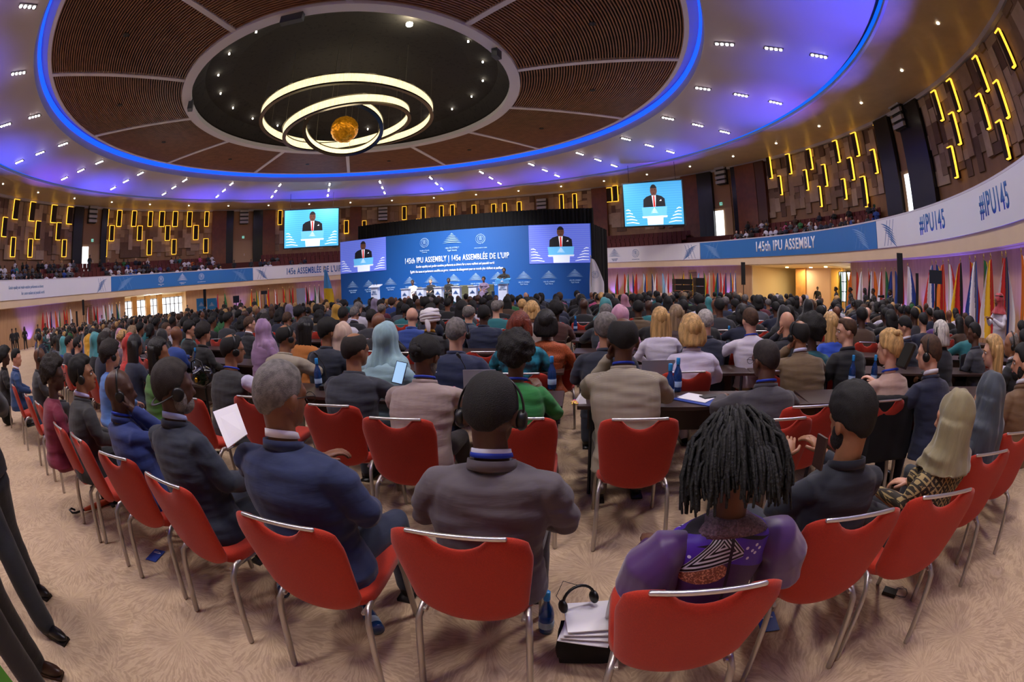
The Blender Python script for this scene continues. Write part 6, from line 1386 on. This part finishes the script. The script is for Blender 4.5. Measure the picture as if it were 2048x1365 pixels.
b = MB(); b.tube([(.03+.05*cos(i*.8)*(1+.3*sin(i)), -.08+.05*sin(i*.8), .004+.002*i % .01) for i in range(20)], .0018, 4); b.build('cable', BLACK, e)
q = atz(150, 1034, 0); q2 = atz(232, 1004, 0); e = empty('umbrella', 'folded orange umbrella with black hooked handle lying under the chairs', 'umbrella', (q+q2)/2+V((0, 0, .03))); d = (q2-q)/2
b = MB(); b.tube([-d*.45, d*.2, d*1.6, d*1.9], [.016, .03, .022, .006], 10); b.build('canopy', mat('umbrella_orange', 'c24a1a', .7), e, True)
b = MB(); dn = d.normalized(); sd = V((-dn.y, dn.x, 0)); b.tube([-d*.45, -d*.9, -d*1.05+sd*.0+V((0, 0, .01)), -d*1.12+sd*.03+V((0, 0, .03)), -d*1.02+sd*.055+V((0, 0, .03)), -d*.9+sd*.05+V((0, 0, .01))], .011, 8); b.build('handle', BLACK, e, True)
q = atz(18, 850, 0); e = empty('backpack', 'black backpack standing on the carpet at the left edge', 'backpack', q); mb = MB(); mb.ell((0, 0, .22), (.17, .12, .24)); mb.ell((0, -.09, .15), (.12, .07, .12)); mb.ell((0, 0, .08), (.16, .12, .09)); me = fuse(mb, .016, 2, 'pack'); folds(me, .02, 6, 6, 6); MB().build('pack', BLACKM, e, True, me)
b = MB(); b.tube([(-.05, 0, .44), (0, 0, .50), (.05, 0, .44)], .012, 6); b.build('handle', BLACK, e)
# ================================================================== STANDING PEOPLE AND STAGE
q1 = atz(118, 1225, 0); person(dict(stand=1, tc='23262c', bc='23262c', skin='d', hair='crop', lean=2, la='hold', ra='hold', lw=1.35, step=(.03, .22)), P=V((q1.x-.12, q1.y-.10, 0)), rz=RD(-78), lb='standing person at left edge, only dark grey trousers and black shoes in view', hi=1)
q1 = atz(118, 1358, 0); person(dict(stand=1, tc='1c1712', bc='1f1a18', skin='d', hair='crop', lean=2, la='hold', ra='hold', lw=1.35, step=(.03, .10), shoe='3a2216'), P=V((q1.x+.02, q1.y-.13, 0)), rz=RD(-60), lb='standing person at lower left corner, brown black corduroy trousers and brown shoe', hi=1)
q = ray(0, 1358)*1.3+V((0, 0, HC)); e = empty('name_badge', 'green and white name badge hanging at the very lower left corner', 'badge', q, RD(-60)); b = MB(); b.box((0, 0, 0), (.075, .003, .10)); b.build('card', mat('badge_green', '4a8a2c', .5), e); b = MB(); b.box((0, -.003, .01), (.06, .003, .065)); b.build('paper', WHITEP, e)
def stander(px, D, rz, lb, hi=1, **o):
    d = ray(px, 600); h = hypot(d.x, d.y); P = V((d.x/h*D, d.y/h*D, o.pop('z', 0))); o.setdefault('lean', 2); o.setdefault('la', 'down'); o.setdefault('ra', 'down'); o.setdefault('stand', 1)
    if rz is None: rz = math.degrees(atan2(d.x, d.y))*-1+180
    return person(o, P=P, rz=RD(rz), lb=lb, hi=hi)
def wallD(px, R): d = ray(px, 600); h = hypot(d.x, d.y); hx, hy = d.x/h, d.y/h; b = hx*CX+hy*CY; return b+sqrt(b*b-(CX*CX+CY*CY-R*R))
for i, (px, c, hr_, sk, lb) in enumerate(((21, '141418', 'crop', 'd', 'standing person in black suit, leftmost by the left wall'), (29, '16161c', 'crop', 'd', 'standing person in black suit, second from the left by the left wall'), (46, '121214', 'long', 'd', 'standing person with long dark hair in black beside the blue wall glow, left'), (73, '22252e', 'crop', 'b', 'standing person in dark suit and pale shirt before the left grille'), (88, '1a2a1e', 'short', 'd', 'standing person in dark green before the left flags'),
        (130, '101014', 'crop', 'd', 'standing person in black left of the broad guard on the far left'), (143, '15161c', 'crop', 'd', 'broad standing guard in black by the left column loudspeaker'), (202, 'a0a0b0', 'crop', 'd', 'standing person in pale shirt between left flags and entrance'), (224, '15151a', 'long', 'd', 'standing person in black near the left entrance flags'), (249, '15151a', 'crop', 'd', 'standing person in black at the left entrance door'), (374, '15151c', 'crop', 'd', 'standing guard in black suit right of the glazed left entrance'), (448, '101014', 'crop', 'd', 'standing person in black among the flags left of stage'), (481, '14141a', 'crop', 'd', 'standing person in black suit beside the black speaker, left of stage'), (508, '1c1c24', 'crop', 'd', 'standing person in dark suit below the small monitor, left of stage'))):
    stander(px, wallD(px, 27.8+(i % 3)*.3), None, lb, 0, tc=c, bc='121216', hair=hr_, skin=sk, fem=int(hr_ == 'long'), k=1.0)
stander(1635, wallD(1635, 33.2), None, 'standing guard in black suit with pale tie in the right foyer', 1, tc='101014', bc='101014', skin='d', collar='e8e8f0', face=1)
for px, R_, c, hr_, lb, ex in ((1673, 28.4, '15151a', 'bun', 'standing person with hair bun in black over white top at the foyer edge', {}), (1702, 27.6, '0f0f12', 'bun', 'standing person with ponytail in black before the green and yellow flags', {}), (1731, 28.2, '121216', 'long', 'standing person with long hair in black before the red and white flags', {}), (1748, 27.8, '141416', 'crop', 'standing broad person in black left of the cameraman', dict(b=1.1)), (1782, 27.2, '14161e', 'crop', 'standing cameraman in black suit holding a camera', dict(collar='d0d0e0', la='hold', ra='hold'))):
    stander(px, wallD(px, R_), 60 if px != 1782 else 70, lb, 1, tc=c, bc='101014', hair=hr_, skin='d', fem=int(hr_ in ('bun', 'long')), **ex)
d = ray(1766, 582); h = hypot(d.x, d.y); D = wallD(1768, 27.0); e = empty('video_camera', 'black photo camera with long lens held by the standing cameraman', 'camera', (d.x/h*D, d.y/h*D, 1.45), RD(60)); b = MB(); b.box((0, 0, 0), (.13, .10, .12)); b.build('camera_body', BLACK, e); b = MB(); b.tube([(0, .05, 0), (0, .26, -.01)], .045, 12, False); b.build('lens', BLACK, e)
ek, pk = stander(2001, 9.3, 62, 'standing person in white robe and red checkered headcloth at the right wall', 1, top='robe', tc='d6d2e0', hair='short', skin='m', scarf='b5404a', slong=.03, la='hold', ra='hold', k=1.03, gl='k')
b = MB(); b.lathe([(.098, -.012), (.108, -.012), (.112, 0), (.108, .012), (.098, .012)], pk.H+V((0, -.02, .085)), 28); b.build('head_cord', BLACK, ek, True)
ZS = .8
spk = atd(1012, 540, 24.6); stg = lambda px, off: sp(stage_u(px, off), 0, off)
q = stg(1009, 2.6); person(dict(stand=1, tc='14151c', bc='14151c', skin='b', hair='crop', collar='e8e8f0', la='table', ra='table', lean=4, face=1), P=V((q.x, q.y, ZS)), rz=SY+pi, lb='speaker in black suit and red tie standing behind the lectern', hi=1)
for px, o_, lb in ((826, dict(top='robe', tc='e6e6ee', bc='e6e6ee', skin='d', hair='crop'), 'seated person in long white robe on the stage'), (862, dict(tc='15161e', bc='15161e', skin='f', hair='crop', hc='g', collar='a8b8e8'), 'seated grey haired person in dark suit on stage'), (898, dict(tc='121218', bc='121218', skin='d', hair='crop', collar='d8d8e8'), 'seated person in black suit and dark tie on stage'), (968, dict(fem=1, top='dress', tc='6a5a7a', bc='6a5a7a', skirt=1, skin='m', hair='updo', hc='k'), 'seated person in greyish purple sari with golden sleeve on stage')):
    q = stg(px, 2.85); person(dict(o_, face=1, lean=4), P=V((q.x, q.y, ZS)), rz=SY+pi, lb=lb, hi=1)
# ================================================================== FAR ROWS
PRO = {}
CLS = [('suit_short', dict(hair='crop', b=1.03), 22), ('suit_full', dict(hair='short'), 16), ('suit_bald', dict(hair='bald'), 7), ('suit_thin', dict(hair='horseshoe', hc='g', b=1.05), 4), ('suit_head', dict(hair='crop', hs_=1), 5), ('fem_long', dict(fem=1, top='dress', hair='long'), 10), ('fem_curly', dict(fem=1, top='dress', hair='curly'), 9), ('fem_bob', dict(fem=1, hair='bob'), 9), ('scarf', dict(fem=1, top='dress', scarf='8a7f9a', slong=.1), 5), ('robe', dict(top='robe', tc='c9c9d4', scarf='d4d4de', slong=.16), 2), ('fem_bun', dict(fem=1, hair='bun'), 4)]
HW = {'suit_short': 'cropped hair', 'suit_full': 'short full hair', 'suit_bald': 'bald head', 'suit_thin': 'balding grey hair', 'suit_head': 'cropped hair and headset', 'fem_long': 'long hair', 'fem_curly': 'curly hair', 'fem_bob': 'bobbed hair', 'scarf': 'headscarf', 'robe': 'pale headcloth', 'fem_bun': 'hair bun'}
PAL = [('black', '131318', 26), ('dark navy', '1a2138', 22), ('charcoal', '2c2d34', 14), ('grey', '50525c', 6), ('blue', '24428c', 5), ('white', 'c6c3d2', 5), ('teal', '1f6a72', 2), ('burgundy', '5a1a2c', 2), ('pink', 'b8507c', 2), ('brown', '4a3628', 4), ('tan', '8a7456', 2), ('orange', 'b0541c', 1), ('green', '2c6a3a', 1), ('purple', '5a3a7a', 1)]
SCF = [('grey lilac', '8a7f9a'), ('white', 'cfccd8'), ('black', '15151a'), ('mustard', 'b88a28'), ('teal', '3f8a90'), ('rose', 'b07890')]
def wpick(rnd, L): 
    s_ = sum(x[2] for x in L); r = rnd.random()*s_
    for x in L:
        r -= x[2]
        if r <= 0: return x
    return L[-1]
rnd = random.Random(21); seats = []
for r in range(-2, 13):
    t = 5.15+1.21*r
    for sd in (-1, 1):
        k = 0; x = aisle(t)+sd*(.62 if r < 3 else .31); n = 0
        while abs(x) < 40 and k < 90:
            n += 1; y = rowy(t, x); k += 1
            inside = hypot(x-CX, y-CY) < 27.2; ds = (V((x, y, 0))-SLf).dot(SN); front = ds > 7.4 or not (-1.5 < (V((x, y, 0))-SLf).dot(SE) < SWID+2.5) and y < 22
            if inside and front and y > 1.4 and rnd.random() < (.93 if abs(x) < 14 else .85):
                if all(hypot(x-a, y+.08-b_) > .47 for a, b_ in HEADS):
                    q = project((x, y, 1.2))
                    if -40 < q[0] < 2090 and not (1950 < q[0] < 2045 and hypot(x, y) > 4.6) and not (r < 1 and -4.4 < x < 4.9): seats.append((hypot(x, y), x, y, r, sd, n))
            x += sd*.62
            if k % 18 == 0: x += sd*1.0
seats.sort(); NI = 182
MATC = {}
def override(o, m):
    o.material_slots[0].link = 'OBJECT'; o.material_slots[0].material = m
for i, (D, x, y, r, sd, n) in enumerate(seats[:NI]):
    cls, opt, _ = wpick(rnd, CLS); cn, ccol, _ = wpick(rnd, PAL); sk = rnd.choice('ddddbbmmtlf'); hc = 'k' if sk in 'dbm' or rnd.random() < .5 else rnd.choice('ybgakd')
    if cls == 'suit_thin': hc = 'g'
    sc_ = rnd.choice(SCF) if cls == 'scarf' else None
    rz = rowrz(x)*.6+RD(-3) + rnd.uniform(-.12, .12)
    lb = 'person with %s in %s, %s row, %s seat %s aisle' % ((sc_[0]+' headscarf') if sc_ else HW[cls], cn if cls != 'robe' else 'white robe', ordn(r+4), ordn(n), 'left of' if sd < 0 else 'right of')
    if cls == 'robe': ccol = 'c9c9d4'
    if cls not in PRO:
        o = dict(opt); o.update(skin=sk, hc=o.get('hc', hc), tc=ccol if cls != 'robe' else 'c9c9d4', bc='15151a', lean=9, la='table', ra='lap', hp=6)
        if sc_: o['scarf'] = sc_[1]
        e, p = person(o, P=V((x, y-.08, 0)), rz=rz, lb=lb, group='audience in the far rows', hi=0); note_kids(e); PRO[cls] = e
        continue
    e = dup(PRO[cls], (x+rnd.uniform(-.05, .05), y-.08+rnd.uniform(-.06, .08), rnd.uniform(-.0, .0)), rz, lb, 'audience in the far rows'); s_ = rnd.uniform(.96, 1.05); e.scale = (s_, s_, s_)
    for c in e.children:
        b0 = c.name.split('.')[0]
        if b0 == 'body': override(c, skin(sk))
        elif b0 in ('jacket', 'blouse', 'shirt', 'robe'): override(c, suitm(ccol))
        elif b0 == 'trousers': override(c, suitm('15151a'))
        elif b0 == 'hair': override(c, hairm(hc if cls != 'suit_thin' else 'g'))
        elif b0 == 'headscarf' and sc_: override(c, mat('scarf_cloth', sc_[1], .75, vary=.12, vscale=6, sheen=.3))
    if D < 10.5: chair(x, y-.02, rz, 'red conference chair in the %s row, %s seat %s the aisle' % (ordn(r+4), ordn(n), 'left of' if sd < 0 else 'right of'), 'chairs of the far rows', 0)
# the remaining far audience, beyond the 300 nearest people: one object
def crowd(nm, lst, label, cat):
    b = MB(); cols = [skin(k) for k in 'dbmtf']+[hairm(k) for k in 'kkdgyb']+[suitm(c[1]) for c in PAL]
    for P, rz in lst:
        R = Matrix.Rotation(rz, 3, 'Z'); s_ = rnd.uniform(.94, 1.06); cc = wpick(rnd, PAL) if nm == 'seated_crowd' or rnd.random() < .7 else PAL[rnd.choice((5, 3, 5))]; ci = 11+PAL.index(cc); h = P+V((0, 0, 1.19*s_))
        b.mi = rnd.choice((0, 0, 0, 1, 1, 2, 3, 4)); b.ell(h+R @ V((0, .015, 0)), (.082, .095, .12), R, 10, 7); b.tube([h-V((0, 0, .2)), h-V((0, 0, .08))], .055, 7, False)
        b.mi = 5+rnd.choice((0, 0, 0, 1, 2, 2, 3, 4, 5)); k = rnd.random()
        if k < .78: b.ell(h+R @ V((0, -.022, .03)), (.09+.03*(k < .12), .098+.03*(k < .12), .108+.03*(k < .12)), R, 10, 7)
        if .12 < k < .26: b.ell(h+R @ V((0, -.07, -.10)), (.09, .06, .15), R, 8, 6)
        if .26 < k < .33: b.mi = 11+rnd.choice((5, 0, 3, 12)); b.ell(h+R @ V((0, -.03, -.02)), (.105, .11, .15), R, 10, 7)
        b.mi = ci; T = [P+R @ V((0, dy, z*s_)) for z, dy in ((.45, -.02), (.75, .0), (.9, .02), (.99, .03), (1.05, .03))]
        b.loft([sring(c, w_, d_, R, 10) for c, w_, d_ in zip(T, (.20, .20, .23, .19, .07), (.15, .14, .13, .10, .06))])
        for q in (-1, 1): b.tube([P+R @ V((q*.21, .02, .93*s_)), P+R @ V((q*.26, .08, .76)), P+R @ V((q*.13, .34, .72))], [.06, .05, .04], 7)
        for q in (-1, 1): b.tube([P+R @ V((q*.10, .0, .52)), P+R @ V((q*.13, .42, .50)), P+R @ V((q*.13, .42, .06))], [.085, .07, .05], 6)
    o = b.build(nm, cols, smooth=True); return tag(o, label, cat, kind='stuff')
far = [(V((x+rnd.uniform(-.05, .05), y-.08+rnd.uniform(-.07, .07), 0)), rowrz(x)*.6+rnd.uniform(-.3, .3)) for D, x, y, r, sd, n in seats[NI:]]
crowd('seated_crowd', far, 'dense seated audience of dark suits in the distant rows before the stage', 'crowd')
gal = []
for x0, x1, dens in ((-30, 160, .75), (205, 440, .8), (515, 640, .35), (1478, 1760, .62), (1845, 2060, .35)):
    a0, a1 = wa(x0, 500, 33) if x0 > 0 else wa(0, 520, 33)+4, wa(x1, 500 if x1 < 1000 else 400, 33) if x1 < 2050 else wa(2040, 330, 33)-6
    a0, a1 = max(a0, a1), min(a0, a1)
    if a0-a1 > 180: a0, a1 = a1+360, a0
    for i, (r, z) in enumerate(STEPS):
        n = int((a0-a1)*pi/180*r/.58)
        for k in range(n):
            a = a1+(a0-a1)*(k+.5)/n
            if rnd.random() < dens*(.95 if i < 2 else .6) and not (x0 > 1800 and i > 0): q = pol(a, r+.1, z-.12); gal.append((q, RD(a)+pi/2+rnd.uniform(-.3, .3)))
crowd('gallery_crowd', gal, 'seated audience in rows all along the upper gallery above the banners', 'crowd')
SEATM = mat('gallery_seat_red', '5a1a18', .7)
for i, (r, z) in enumerate(STEPS):
    for nm, a0, a1, lb in (('c', 58, 34, 'under the right hanging screen'), ('l', 131, 112, 'under the left hanging screen'), ('f', 186, 142, 'on the left gallery'), ('r', 20, -5, 'on the right gallery')):
        b = MB(); n = int((a0-a1)*pi/180*r/.58); st_ = (a0-a1)/n
        for k in range(n): a = a1+st_*(k+.5); w_ = st_*.44; b.arc(a-w_, a+w_, r+.34, r+.42, z+.25, z+.88, seg=1); b.arc(a-w_, a+w_, r-.1, r+.34, z+.28, z+.38, seg=1)
        tag(b.build('theatre_seat_row', SEATM), 'dark red row of gallery seats %s, %s step up' % (lb, ordn(i+1)), 'seating', 'gallery seat rows')
for px, py, R_, z, lb, c in ((468, 518, 31.6, 4.9, 'tall standing person in black on the left gallery by the closed door', '0f0f12'), (502, 520, 31.8, 4.9, 'standing person in jeans and dark jacket on the left gallery', '20222a'), (179, 530, 33, 6.3, 'standing person in black at the bright far left gallery door', '0f0f12')):
    a, _ = cyl(px, py, R_); q = pol(a, R_, z); person(dict(stand=1, tc=c, bc='15151a', skin='d', hair='crop', la='down', ra='down', lean=2), P=q, rz=RD(a)+pi/2, lb=lb, hi=0)
